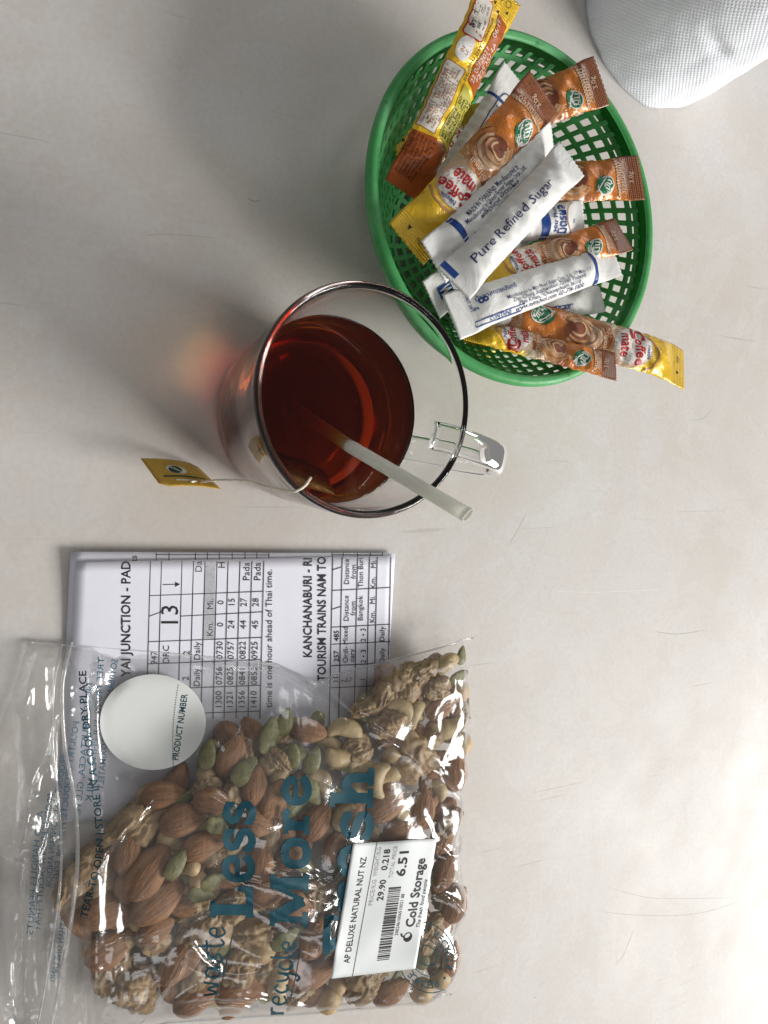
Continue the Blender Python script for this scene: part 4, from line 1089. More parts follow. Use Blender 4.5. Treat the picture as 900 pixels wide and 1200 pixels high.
# (kind, px, py, image angle deg, length cm, words that single it out)
TOP = [
 ('a', 193, 932, -8, 2.15, 'almond lying just below the round white sticker'),
 ('w', 156, 968, 36, 3.0, 'long walnut piece under the bright film crease below the round sticker'),
 ('a', 216, 960, 8, 2.3, 'reddish almond right of the creased walnut piece'),
 ('a', 150, 1000, 75, 1.9, 'almond half hidden behind the big almond at the left of the pile'),
 ('a', 174, 1021, 48, 2.75, 'big upright almond left of the word Less'),
 ('a', 186, 1056, 24, 2.75, 'big almond with a window highlight, left of the capital L'),
 ('a', 239, 991, 8, 2.25, 'smooth almond touching the letters of Less on the left'),
 ('a', 124, 1070, -2, 2.4, 'leftmost large almond beside the zip'),
 ('a', 131, 1110, 18, 2.45, 'almond at the lower left edge of the pile'),
 ('a', 184, 1090, 14, 1.75, 'small almond between two big almonds left of the word waste'),
 ('w', 156, 1153, -20, 2.3, 'pale walnut chunk at the lower left corner of the pile'),
 ('a', 204, 1130, 60, 2.0, 'almond left of the handwritten word waste, behind a film crease'),
 ('a', 232, 1166, 18, 2.5, 'almond below the first letter of waste'),
 ('w', 84, 1036, 60, 2.1, 'cream walnut chip against the zip line'),
 ('w', 108, 1022, 70, 2.3, 'walnut shard beside the bag opening text'),
 ('s', 207, 1013, 50, 1.35, 'pumpkin seed wedged between the big almond and the smooth almond'),
 ('h', 226, 1017, 20, .75, 'round pale kernel below the smooth almond'),
 ('s', 236, 1048, -25, 1.3, 'yellow green pumpkin seed left of the capital L'),
 ('s', 251, 1032, 10, 1.3, 'olive pumpkin seed close to the e of Less'),
 ('s', 255, 968, -35, 1.2, 'yellow seed at the top of the word Less'),
 ('h', 232, 1032, -30, .95, 'brown kernel bit under the pale round kernel'),
 ('s', 243, 884, 82, 1.35, 'pumpkin seed right beside the round sticker'),
 ('a', 271, 886, 68, 2.25, 'grooved almond standing out at the upper edge of the pile'),
 ('s', 316, 862, 72, 1.75, 'large green pumpkin seed at the top of the pile'),
 ('s', 334, 846, 78, 1.35, 'topmost pumpkin seed, touching the larger green one'),
 ('a', 363, 857, -14, 2.0, 'red brown almond next to the green pumpkin seeds at the top'),
 ('c', 405, 858, -25, 2.2, 'pale cashew just under the diagonal film fold'),
 ('c', 399, 884, 170, 2.2, 'cashew above the letter h of Fresh'),
 ('s', 287, 903, 40, 1.5, 'pumpkin seed below the grooved almond'),
 ('s', 343, 886, 88, 1.3, 'narrow pumpkin seed above the final e of More'),
 ('s', 366, 891, 70, 1.35, 'flat greyish pumpkin seed above the word More'),
 ('w', 326, 891, -50, 1.5, 'small walnut crumb among the pumpkin seeds'),
 ('s', 365, 928, -60, 1.45, 'olive pumpkin seed right of the final e of More'),
 ('a', 299, 921, 80, 2.0, 'almond between Less and the e of More'),
 ('a', 321, 936, 60, 2.1, 'almond partly under the e of More'),
 ('a', 304, 963, -30, 2.2, 'almond between the double s and the letter r'),
 ('a', 371, 962, 55, 2.2, 'almond right of the letter o of More'),
 ('a', 395, 990, 50, 2.1, 'round looking almond just above the price label corner'),
 ('c', 402, 957, 60, 1.7, 'cream cashew under the s of Fresh'),
 ('a', 250, 940, -20, 2.0, 'almond above the double s of Less'),
 ('a', 345, 1000, 15, 2.2, 'almond under the letter o of More'),
 ('a', 305, 1008, 80, 2.1, 'almond in the gap between Less and More'),
 ('a', 311, 1046, -10, 2.2, 'dark almond between the L and the M under a glinting crease'),
 ('w', 272, 1060, 10, 2.2, 'walnut piece beneath the capital L'),
 ('w', 251, 1083, 55, 2.2, 'bright walnut half at the foot of the capital L'),
 ('w', 291, 1092, 0, 2.5, 'round cream walnut half right of the word waste'),
 ('h', 308, 1111, 10, 1.5, 'smooth pale kernel below the round cream walnut'),
 ('w', 281, 1131, 70, 2.3, 'knobbly walnut between waste and recycle'),
 ('a', 282, 1158, -12, 2.9, 'large almond at the bottom edge between waste and recycle'),
 ('c', 330, 1150, 75, 2.4, 'cream cashew standing under the word recycle'),
 ('a', 371, 1140, 15, 2.4, 'almond left of the lower price label corner'),
 ('w', 352, 1163, 30, 1.8, 'walnut bit at the lower edge near recycle'),
 ('a', 369, 1098, 70, 2.3, 'almond between the letter M and the price label'),
 ('a', 349, 1062, -35, 2.0, 'almond under the capital M'),
 ('s', 335, 1100, 20, 1.4, 'pumpkin seed below the capital M'),
 ('w', 451, 814, 65, 2.3, 'walnut at the upper right, nearest the timetable'),
 ('w', 474, 800, 40, 2.2, 'walnut under the upper seam of the bag'),
 ('c', 524, 780, 35, 2.0, 'cashew in the upper right corner of the bag'),
 ('w', 510, 805, -15, 1.9, 'walnut bits beside the corner cashew'),
 ('h', 537, 810, 40, 1.35, 'reddish kernel at the right edge near the top corner'),
 ('c', 488, 838, 60, 1.9, 'small upright cashew in the upper right part'),
 ('c', 523, 850, 190, 2.3, 'long curved cashew near the right seam'),
 ('w', 482, 888, -30, 2.9, 'big walnut under the curved bright fold'),
 ('w', 500, 872, 50, 2.0, 'walnut shoulder above the curved bright fold'),
 ('c', 513, 926, -60, 1.5, 'cashew end peeking out below the curved bright fold'),
 ('c', 444, 914, 70, 2.0, 'cream cashew right of the letter h'),
 ('a', 452, 944, 25, 2.4, 'almond right of the letters esh'),
 ('a', 496, 948, 75, 2.2, 'pointed almond right of the cream cashew'),
 ('s', 538, 793, 20, 1.2, 'green pumpkin seed below the corner cashew'),
 ('s', 541, 768, 80, 1.0, 'tiny seed at the very top right corner of the bag'),
 ('w', 456, 848, -10, 2.2, 'dark walnut in the middle of the upper right pocket'),
 ('a', 534, 905, 85, 2.2, 'almond on edge along the right seam'),
 ('w', 420, 880, 10, 1.8, 'walnut piece right of the top cashews'),
 ('w', 524, 966, 50, 1.8, 'walnut crumb under the fold near the right seam'),
 ('a', 470, 975, 0, 2.1, 'almond just above the top edge of the price label'),
 ('a', 533, 1060, 80, 2.3, 'almond right of the price label at the seam'),
 ('a', 522, 1020, 60, 2.1, 'almond touching the upper right corner of the price label'),
 ('h', 494, 1161, 0, 1.5, 'pale kernel below the round recycling stamp'),
 ('h', 516, 1145, 40, 1.35, 'cream kernel under the recycling stamp'),
 ('a', 527, 1125, 70, 2.2, 'almond right of the recycling stamp'),
 ('w', 428, 1152, 10, 2.3, 'walnut below the lower edge of the price label'),
 ('h', 385, 1172, 0, 1.5, 'yellow kernel at the bottom seam left of the price label'),
 ('a', 459, 1162, 20, 2.2, 'almond at the bottom seam below the price label'),
 ('w', 497, 787, 20, 1.9, 'walnut crumb right under the upper seam near the corner'),
 ('a', 517, 828, 30, 2.0, 'almond between the corner cashew and the long curved cashew'),
 ('w', 538, 838, 80, 1.8, 'walnut bit against the right seam near the top'),
 ('c', 470, 832, -40, 1.9, 'cashew among the walnuts of the upper right pocket'),
 ('w', 431, 828, 15, 1.9, 'walnut at the left side of the upper right pocket'),
 ('h', 540, 872, 70, 1.4, 'tan kernel on the right seam below the long curved cashew'),
 ('w', 500, 1095, 30, 2.2, 'walnut under the recycling stamp'),
]
NUTS = []           # (centre, half axes, angle) for the film to lie on
def put_nut(k, px, py, ang, size, z, label, tiltx=0.0, tilty=0.0, var=None):
    nm, cat, grp, (rw, rh) = KIND[k]
    c = unp(px, py, z)
    me = MESH[k][(var if var is not None else random.randrange(100)) % len(MESH[k])]
    o = link(bpy.data.objects.new(nm, me))
    o.location = c * S; o.scale = (size, size * random.uniform(.94, 1.06), size * random.uniform(.95, 1.08))
    o.rotation_euler = (tiltx, tilty, math.radians(ang))
    tag(o, label, cat, grp)
    NUTS.append((c, size / 2, size * rw / 2, size * rh / 2, math.radians(ang)))
    return o
for i, (k, x, y, ang, sz, lab) in enumerate(TOP):
    if k == 'a': sz *= 0.92
    h = float(pile_h(x, y)); rh = KIND[k][3][1] * sz / 2
    put_nut(k, x, y, ang, sz, max(0.15 + rh, h - rh + random.uniform(-.06, .04)), lab, random.uniform(-.3, .3), random.uniform(-.18, .18), i)
used = set()
def hid_label(k, x, y):
    """Name a half-hidden nut by the well visible one that lies over it."""
    kind = {'a': 'almond', 'w': 'walnut piece', 's': 'pumpkin seed', 'c': 'cashew', 'h': 'pale kernel'}[k]
    for t in sorted(TOP, key=lambda q: (q[1] - x) ** 2 + (q[2] - y) ** 2):
        s = 'half hidden ' + kind + ' under the ' + t[5]
        if len(s.split()) <= 16 and s not in used: break
    used.add(s)
    return s
fx, fy = [], []
tries = 0
while len(fx) < 150 and tries < 6000:
    tries += 1
    x, y = random.uniform(70, 545), random.uniform(765, 1190)
    if edge_dist(x, y) < 16: continue
    if any((x - a) ** 2 + (y - b_) ** 2 < 21 ** 2 for a, b_ in zip(fx, fy)): continue
    fx.append(x); fy.append(y)
    k = random.choices('awsch', (34, 30, 24, 13, 8))[0]
    sz = {'a': 2.0, 'w': 2.2, 's': 1.4, 'c': 2.1, 'h': 1.2}[k] * random.uniform(.88, 1.1)
    rh = KIND[k][3][1] * sz / 2
    h = float(pile_h(x, y))
    z = max(0.12 + rh, h - 0.62 - rh * 0.6 + random.uniform(-.1, .1))
    put_nut(k, x, y, random.uniform(0, 360), sz, z, hid_label(k, x, y), random.uniform(-.35, .35), random.uniform(-.25, .25))

# ================================================================== the zip bag
def W(px, py, z=0.0): return unp(px, py, z)
top_c = np.array([W(x, y, z)[:2] for x, y, z in ((-20, 748, .1), (33, 751, .1), (110, 757, .15), (200, 765, .2), (325, 778, .3), (372, 800, .5), (410, 790, 1.1), (470, 774, 1.6), (549, 753, 1.9))])
bot_c = np.array([W(x, y, z)[:2] for x, y, z in ((-70, 1262, .1), (0, 1256, .1), (60, 1243, .1), (195, 1197, .2), (380, 1186, .3), (534, 1167, .3))])
lef_c = np.array([W(x, y, .1)[:2] for x, y in ((33, 748), (17, 805), (0, 850), (-14, 960), (-22, 1100), (-30, 1262))])
rig_c = np.array([W(x, y, 1.8)[:2] for x, y in ((552, 748), (557, 850), (558, 960), (554, 1060), (543, 1170))])
def y_top(x): return np.interp(x, top_c[:, 0], top_c[:, 1])
def y_bot(x): return np.interp(x, bot_c[:, 0], bot_c[:, 1])
def x_lef(y): return np.interp(-y, -lef_c[:, 1], lef_c[:, 0])
def x_rig(y): return np.interp(-y, -rig_c[:, 1], rig_c[:, 0])
GX0, GX1, GY0, GY1, GD = -2.5, 23.5, -27.5, -4.5, 0.075
gx = np.arange(GX0, GX1, GD); gy = np.arange(GY0, GY1, GD)
GXX, GYY = np.meshgrid(gx, gy, indexing='ij')
d_edge = np.minimum(np.minimum(y_top(GXX) - GYY, GYY - y_bot(GXX)), np.minimum(GXX - x_lef(GYY), x_rig(GYY) - GXX))
inside = d_edge > 0.0
obst = np.full(GXX.shape, 0.16)
for c, a, b_, h, ang in NUTS:
    ii = (np.abs(GXX[:, 0] - c[0]) < a + .3); jj = (np.abs(GYY[0] - c[1]) < a + .3)
    if not ii.any() or not jj.any(): continue
    X = GXX[np.ix_(ii, jj)] - c[0]; Y = GYY[np.ix_(ii, jj)] - c[1]
    u = (X * math.cos(ang) + Y * math.sin(ang)) / (a * 1.04); w_ = (-X * math.sin(ang) + Y * math.cos(ang)) / (b_ * 1.04)
    q = 1 - u * u - w_ * w_
    zt_ = np.where(q > 0, c[2] + (h * 1.08) * np.sqrt(np.clip(q, 0, 1)) + 0.05, 0)
    obst[np.ix_(ii, jj)] = np.maximum(obst[np.ix_(ii, jj)], zt_)
# seam height: the upper right seam stands up a little
seam = 0.16 + 0.9 * np.exp(-((GXX - 20.5) / 4.0) ** 2 - ((GYY + 8.0) / 2.2) ** 2)
def blur(h, n=1):
    for _ in range(n):
        p = np.pad(h, 1, mode='edge')
        h = (p[:-2, 1:-1] + p[2:, 1:-1] + p[1:-1, :-2] + p[1:-1, 2:] + 4 * h) / 8
    return h
h = obst.copy()
cap_e = 0.16 + np.minimum(np.clip(np.minimum(np.minimum(y_top(GXX) - GYY, GYY - y_bot(GXX)) * (1.5 + 5 * np.clip((GXX - 14) / 4, 0, 1)), GXX - x_lef(GYY)), 0, None), np.clip(x_rig(GYY) - GXX, 0, None) * 9)       # the film cannot rise faster than this from the seam
low = np.where(inside, np.minimum(obst, np.maximum(cap_e, seam)), seam)
h = np.maximum(low, 0)
for it in range(420):
    h = np.maximum(low, np.where(inside, blur(h), seam))
h = np.where(inside, np.maximum(0.9 * blur(h, 90) + 0.1 * blur(h, 12) + 0.24 * np.clip(d_edge, 0, 1), low * 0.95), seam)
h = blur(h, 22)
FLAT = blur(h, 90)
# creases: (px polyline, height, half width cm)
CREASE = [
 ([(18, 836), (34, 785), (46, 752)], .42, .36), ([(98, 812), (100, 780), (104, 756)], .34, .22), ([(-4, 1010), (2, 930), (12, 870)], .3, .3), ([(68, 1230), (84, 1150), (92, 1090)], .3, .2), ([(20, 1010), (28, 970), (34, 930)], .3, .18),
 ([(376, 802), (400, 826), (430, 850), (455, 868), (480, 882), (510, 905), (535, 935), (546, 962)], .34, .20),
 ([(300, 778), (340, 795), (378, 822), (410, 852)], .22, .16), ([(420, 800), (419, 830), (424, 850)], .14, .10),
 ([(186, 928), (160, 955), (130, 985), (112, 1008), (95, 1024), (86, 1045)], .30, .14),
 ([(115, 1098), (170, 1090), (215, 1072), (255, 1052), (290, 1045)], .18, .12),
 ([(222, 1098), (210, 1130), (185, 1165), (160, 1200)], .28, .14), ([(222, 1098), (236, 1120), (262, 1140)], .22, .12),
 ([(270, 1025), (300, 1030), (345, 1042), (372, 1052), (398, 1054)], .24, .11),
 ([(262, 1035), (300, 1056), (340, 1078), (370, 1086), (392, 1068)], .26, .11),
 ([(300, 1010), (350, 1018), (385, 1028), (402, 1010)], .22, .10), ([(395, 1060), (384, 1090), (394, 1116)], .20, .12),
 ([(202, 1170), (240, 1163), (285, 1165), (330, 1172), (370, 1180)], .24, .14), ([(230, 1178), (280, 1174), (300, 1184)], .16, .10),
 ([(510, 985), (530, 1000), (545, 965)], .22, .12), ([(508, 1030), (530, 1030), (547, 1006)], .22, .11), ([(508, 1045), (528, 1052), (543, 1075)], .18, .1),
 ([(200, 900), (240, 925), (270, 945), (300, 950)], .14, .12), ([(235, 850), (270, 880), (330, 815)], .10, .14),
 ([(60, 905), (52, 960), (40, 1040), (30, 1130), (24, 1220)], .22, .14), ([(72, 806), (55, 870), (36, 915), (24, 975), (14, 1030)], .34, .22),
 ([(44, 930), (44, 1010), (38, 1090)], .12, .06), ([(52, 950), (53, 1040), (46, 1130)], .12, .06), ([(60, 950), (60, 1040), (54, 1140)], .12, .06), ([(67, 950), (68, 1030), (61, 1120)], .12, .06),
 ([(98, 1130), (80, 1190), (70, 1240)], .24, .2), ([(130, 1150), (110, 1200), (100, 1240)], .2, .14), ([(20, 1010), (16, 1100), (8, 1200)], .2, .12),
]
def film_lookup(hh, x, y):
    fx_ = np.clip((x - GX0) / GD, 0, len(gx) - 1.001); fy_ = np.clip((y - GY0) / GD, 0, len(gy) - 1.001)
    i = fx_.astype(int); j = fy_.astype(int); a = fx_ - i; b_ = fy_ - j
    return hh[i, j] * (1 - a) * (1 - b_) + hh[i + 1, j] * a * (1 - b_) + hh[i, j + 1] * (1 - a) * b_ + hh[i + 1, j + 1] * a * b_
def on_film(hh, px, py, off=0.0):
    z = np.full(np.shape(px), 1.0)
    for _ in range(7):
        p = unp(px, py, z); z = film_lookup(hh, p[..., 0], p[..., 1])
    p = unp(px, py, z); p[..., 2] += off
    return p
env = np.clip(d_edge / 0.5, 0, 1)
add = np.zeros_like(h)
for pts, amp, wid in CREASE:
    q = np.array(pts, float)
    q3 = on_film(h, q[:, 0], q[:, 1])[:, :2]
    q3 = smooth_curve(q3, 24)
    q3 = q3 + rng.normal(0, 0.03, q3.shape)
    best = np.full(h.shape, 1e9); side = np.zeros_like(h); tt = np.zeros_like(h)
    for i in range(len(q3) - 1):
        a, b_ = q3[i], q3[i + 1]; ab = b_ - a; L2 = ab @ ab + 1e-9
        t = np.clip(((GXX - a[0]) * ab[0] + (GYY - a[1]) * ab[1]) / L2, 0, 1)
        dx, dy = GXX - a[0] - t * ab[0], GYY - a[1] - t * ab[1]
        d = np.hypot(dx, dy); m = d < best
        best[m] = d[m]; side[m] = np.sign(ab[0] * dy - ab[1] * dx)[m]; tt[m] = (i + t[m]) / (len(q3) - 1)
    fade = np.clip(tt / 0.15, 0, 1) * np.clip((1 - tt) / 0.15, 0, 1)
    w_ = np.where(side > 0, wid * 0.75, wid * 2.2)
    add += 1.25 * amp * fade * np.exp(-best / w_)
# crumple: overlapping tilted facets and a fine crackle
def val_noise(X, Y, sc, seed, ridged=True):
    r = np.random.default_rng(seed); n = 96
    t = r.normal(0, 1, (n, n))
    fx_ = X / sc + 31.7; fy_ = Y / sc + 57.3
    i = np.floor(fx_).astype(int); j = np.floor(fy_).astype(int); a = fx_ - i; b_ = fy_ - j
    a = a * a * (3 - 2 * a); b_ = b_ * b_ * (3 - 2 * b_)
    g = lambda p, q: t[p % n, q % n]
    v_ = g(i, j) * (1 - a) * (1 - b_) + g(i + 1, j) * a * (1 - b_) + g(i, j + 1) * (1 - a) * b_ + g(i + 1, j + 1) * a * b_
    return 1 - np.abs(v_) if ridged else v_
wx = GXX + 0.5 * val_noise(GXX, GYY, 1.7, 11, False); wy = GYY + 0.5 * val_noise(GXX, GYY, 1.9, 12, False)
ca, sa = math.cos(0.5), math.sin(0.5)
cr = 0.075 * val_noise(wx * ca - wy * sa, (wx * sa + wy * ca) * 1.5, 1.8, 1) + 0.030 * val_noise(wx, wy, 0.95, 2) + 0.009 * val_noise(wx * ca + wy * sa, wy * ca - wx * sa, 0.5, 3) + 0.003 * val_noise(wx, wy, 0.26, 4)
flap = np.clip((6.0 - GXX) / 3.0, 0, 1)
undul = flap * (0.30 * np.sin(GXX * 1.05 + 0.16 * GYY + 0.9) + 0.16 * np.sin(GXX * 2.9 + GYY * 0.12) + 0.10) + flap * 0.08 * np.sin(GXX * 8 + 0.8 * np.sin(GYY * .6))
mask = np.zeros_like(h)
def px_mask(poly, soft):
    Pw = on_film(h, np.array(poly, float)[:, 0], np.array(poly, float)[:, 1])[:, :2]
    return blur(in_poly(GXX, GYY, Pw).astype(float), soft)
LABEL_PX = [(387, 1146), (413, 988), (511, 982), (486, 1134)]
circ_px = [(180 + 63 * math.cos(a), 846 + 58 * math.sin(a)) for a in np.linspace(0, 2 * math.pi, 30, endpoint=False)]
mask = np.clip(px_mask(LABEL_PX, 14) * 1.15, 0, 1); mask2 = np.clip(px_mask(circ_px, 40) * 1.15, 0, 1)
FILM = h + env * (add + cr + undul)
FILM = FILM * (1 - mask) + (np.maximum(FLAT, blur(h, 40)) + 0.16) * mask
FILM = FILM * (1 - mask2) + (FLAT + 0.10) * mask2
FILM = np.maximum(FILM, np.where(inside, low - 0.14, 0.12))
FILM = blur(FILM, 1)
BACK_Z = 0.30
m, nt, b = new_mat('clear_film')
nt.nodes.remove(b)
co = objco(nt)
fr = N(nt, 'ShaderNodeFresnel'); fr.inputs['IOR'].default_value = 1.45
geo_ = N(nt, 'ShaderNodeNewGeometry')
nt.links.new(math_n(nt, 'SUBTRACT', 1.45, math_n(nt, 'MULTIPLY', geo_.outputs['Backfacing'], 1.45 - 1 / 1.45)), fr.inputs['IOR'])   # the same sheet from either side
tr = N(nt, 'ShaderNodeBsdfTransparent'); tr.inputs['Color'].default_value = (0.988, 0.988, 0.986, 1)
gl = N(nt, 'ShaderNodeBsdfGlossy'); gl.inputs['Roughness'].default_value = 0.13
di = N(nt, 'ShaderNodeBsdfDiffuse'); di.inputs['Color'].default_value = (0.72, 0.72, 0.72, 1)
bp = N(nt, 'ShaderNodeBump'); bp.inputs['Strength'].default_value = 0.15; bp.inputs['Distance'].default_value = 0.0007
nt.links.new(noise_tex(nt, co, 320, 3, 0.6, 0.5), bp.inputs['Height']); nt.links.new(bp.outputs[0], gl.inputs['Normal'])
hz = N(nt, 'ShaderNodeMixShader')
nt.links.new(ramp(nt, noise_tex(nt, co, 40, 5, 0.65), [(0.35, (0.018,) * 3), (0.75, (0.07,) * 3)]), hz.inputs[0])
nt.links.new(tr.outputs[0], hz.inputs[1]); nt.links.new(di.outputs[0], hz.inputs[2])
ms = N(nt, 'ShaderNodeMixShader'); nt.links.new(math_n(nt, 'MULTIPLY', fr.outputs[0], 2.1), ms.inputs[0])
nt.links.new(hz.outputs[0], ms.inputs[1]); nt.links.new(gl.outputs[0], ms.inputs[2])
nt.links.new(ms.outputs[0], nt.nodes['Material Output'].inputs['Surface'])
FILMMAT = m
SEAM = m.copy(); SEAM.name = 'welded_film'
for n_ in SEAM.node_tree.nodes:
    if n_.type == 'VALTORGB':
        n_.color_ramp.elements[0].color = (.22, .22, .22, 1); n_.color_ramp.elements[1].color = (.45, .45, .45, 1)
bag = thing('nut_bag', 'clear plastic zip bag of mixed nuts lying partly on the leaflet', 'bag', tuple(W(300, 980, 0)))
ns, ntt = 330, 300
tt_ = np.linspace(0, 1, ntt)
def film_points(back):
    V = np.zeros((ns, ntt, 3))
    s_ = np.linspace(0, 1, ns)[:, None]
    y = np.broadcast_to(-5.7 + tt_ * (-26.9 + 5.7), (ns, ntt)).copy()
    for _ in range(6):
        x = x_lef(y) * (1 - s_) + x_rig(y) * s_
        y = y_top(x) * (1 - tt_) + y_bot(x) * tt_
    V[..., 0], V[..., 1] = x, y
    if back:
        e = np.minimum(np.minimum(s_, 1 - s_) * 20, np.minimum(tt_, 1 - tt_) * 18)
        V[..., 2] = np.minimum(film_lookup(FILM, x, y) - 0.03, 0.30 - 0.04 * np.clip(e, 0, 1))
    else:
        V[..., 2] = film_lookup(FILM, x, y)
    return V.reshape(-1, 3)
film_o = mesh_obj('front_film', film_points(False), [q[::-1] for q in grid_faces(ns, ntt)], FILMMAT, bag)
ns2, nt2 = ns, ntt
bp_ = film_points(True)
back_o = mesh_obj('back_film', bp_.reshape(ns, ntt, 3)[::5, ::5].reshape(-1, 3), grid_faces(len(range(0, ns, 5)), len(range(0, ntt, 5))), FILMMAT, bag)
# welded seams and zip tracks
def ridge(name, pts, r, off=0.02, n=90, mat=None):
    q = smooth_curve(pts, n); p = on_film(FILM, q[:, 0], q[:, 1], off)
    v, f = tube(p, r, 7)
    return mesh_obj(name, v, f, mat or SEAM, bag)
ridge('zip_track', [(83, 753), (73, 805), (76, 874), (87, 935), (91, 998), (84, 1075), (62, 1194), (50, 1240)], .085)
ridge('zip_track', [(72, 756), (63, 806), (62, 874), (68, 935), (72, 998), (66, 1075), (46, 1194), (34, 1240)], .06)
def edge_tube(name, xs, fn, r):
    p = np.array([(x, fn(x), 0) for x in xs]); p[:, 2] = film_lookup(FILM, p[:, 0], p[:, 1] ) + 0.01
    v, f = tube(p, r, 7); return mesh_obj(name, v, f, SEAM, bag)
edge_tube('side_seam', np.linspace(1.2, 21.8, 120), lambda x: float(y_top(x)) - 0.03, .045)
edge_tube('side_seam', np.linspace(-1.0, 21.0, 120), lambda x: float(y_bot(x)) + 0.03, .045)

# print on the film
TEAL = ink('film_teal', (0.003, 0.055, 0.080), 0.6); TEALM = ink('film_teal_back', (0.04, 0.14, 0.22), 0.5)
def film_map(a, b_, ly): return on_film(FILM, a, b_, 0.025 + 0.003 * ly)
GL = {  # heavy slab lettering: strokes (points, width) on a 1-high body, advance
 'L': ([([(.24, .02), (.24, .5), (.24, .98)], .23), ([(.04, .93), (.25, .93), (.46, .93)], .13), ([(.04, .08), (.4, .08), (.80, .08)], .16), ([(.74, .05), (.76, .2), (.78, .36)], .11)], .92),
 'M': ([([(.16, .05), (.18, .5), (.20, .95)], .13), ([(.18, .95), (.40, .55), (.60, .12)], .24), ([(.60, .12), (.78, .55), (.94, .95)], .10), ([(.98, .05), (.98, .5), (.98, .97)], .25), ([(.0, .06), (.17, .06), (.34, .06)], .12), ([(.80, .06), (.98, .06), (1.18, .06)], .12), ([(.02, .94), (.18, .94), (.34, .94)], .11), ([(.86, .94), (1.0, .94), (1.18, .94)], .11)], 1.30),
 'F': ([([(.24, .02), (.24, .5), (.24, .98)], .23), ([(.04, .93), (.4, .93), (.78, .93)], .14), ([(.74, .66), (.76, .8), (.77, .96)], .10), ([(.24, .52), (.4, .52), (.58, .52)], .13), ([(.03, .06), (.24, .06), (.46, .06)], .12)], .86),
 'e': ([([(.12, .37), (.36, .37), (.60, .37)], .10), ([(.60, .36), (.57, .58), (.36, .66), (.15, .55), (.10, .33), (.18, .10), (.38, .04), (.56, .10), (.66, .20)], .17)], .74),
 's': ([([(.56, .52), (.44, .63), (.26, .63), (.14, .52), (.18, .40), (.36, .34), (.52, .26), (.54, .13), (.40, .04), (.22, .04), (.08, .15)], .165), ([(.57, .44), (.57, .54), (.57, .66)], .07), ([(.08, .02), (.08, .12), (.08, .24)], .07)], .68),
 'o': ([([(.36, .64), (.15, .56), (.10, .34), (.17, .11), (.36, .04), (.56, .11), (.62, .34), (.56, .56), (.36, .64)], .19)], .76),
 'r': ([([(.22, .04), (.22, .34), (.22, .66)], .20), ([(.04, .62), (.13, .62), (.24, .62)], .11), ([(.02, .05), (.22, .05), (.44, .05)], .11), ([(.26, .42), (.36, .60), (.50, .62), (.57, .53)], .15)], .66),
 'h': ([([(.20, .04), (.20, .5), (.20, .98)], .20), ([(.02, .94), (.12, .94), (.22, .94)], .11), ([(.0, .05), (.20, .05), (.38, .05)], .11), ([(.24, .42), (.40, .62), (.56, .58), (.60, .40), (.60, .05)], .18), ([(.44, .05), (.60, .05), (.80, .05)], .11)], .86)}
def slab(p, word, x_base, y_start, y_end, height, mat, lean=0.0):
    tot = sum(GL[c][1] for c in word); k = (y_start - y_end) / tot; x = 0
    for c in word:
        for pts, w_ in GL[c][0]:
            q = np.array(pts); px = x_base - q[:, 1] * height + lean * (x + q[:, 0]); py = y_start - (x + q[:, 0]) * k
            p.stroke(np.c_[px, py], w_ * (k + height) / 2 * 1.15, mat, 1, smooth=14 if len(pts) > 3 else 6)
        x += GL[c][1]
bp2 = PxPrint()
slab(bp2, 'Less', 296, 1077, 936, 50, TEAL, 0.4)
slab(bp2, 'More', 360, 1086, 906, 44, TEAL, 0.8)
slab(bp2, 'Fresh', 428, 1120, 896, 50, TEAL, 2.6)
bp2.build('printed_slogan', film_o, film_map, 5)
SCR = {'w': ([[(0, .5), (.1, .05), (.25, .4), (.4, .05), (.5, .55)]], .6), 'a': ([[(.45, .45), (.2, .5), (.08, .2), (.25, .0), (.42, .2), (.45, .5), (.48, .05), (.6, .1)]], .62), 's': ([[(.42, .5), (.2, .42), (.25, .25), (.4, .15), (.2, .0), (.02, .08)]], .5),
       't': ([[(.2, .85), (.2, .2), (.3, .0), (.45, .1)], [(.0, .55), (.2, .56), (.42, .6)]], .5), 'e': ([[(.08, .28), (.38, .3), (.38, .48), (.2, .5), (.06, .25), (.2, .0), (.45, .12)]], .52), 'r': ([[(.08, .5), (.1, .2), (.1, .0)], [(.1, .3), (.2, .48), (.36, .48)]], .42),
       'c': ([[(.42, .42), (.22, .5), (.06, .25), (.2, .0), (.42, .1)]], .5), 'y': ([[(.05, .5), (.12, .15), (.3, .12), (.42, .5)], [(.42, .5), (.36, -.1), (.2, -.35), (.05, -.25)]], .5), 'l': ([[(.1, .9), (.08, .3), (.16, .0), (.28, .06)]], .34)}
bp3 = PxPrint()
def script(word, x_base, y_start, k, lean):
    x = 0
    for c in word:
        for pts in SCR[c][0]:
            q = np.array(pts); bp3.stroke(np.c_[x_base - q[:, 1] * k * 1.15 + lean * (x + q[:, 0]) * k, y_start - (x + q[:, 0]) * k], 2.6, TEAL, 1, smooth=18 if len(pts) > 3 else 8)
        x += SCR[c][1]
script('waste', 256, 1166, 30, .10); script('recycle', 332, 1190, 27, .18)
bp3.stroke([(273, 1093), (266, 1125), (258, 1160)], 1.0, TEAL, 1, smooth=8); bp3.stroke([(352, 1112), (346, 1145), (340, 1172)], 1.0, TEAL, 1, smooth=8)
bp3.build('printed_handwriting', film_o, film_map, 5)
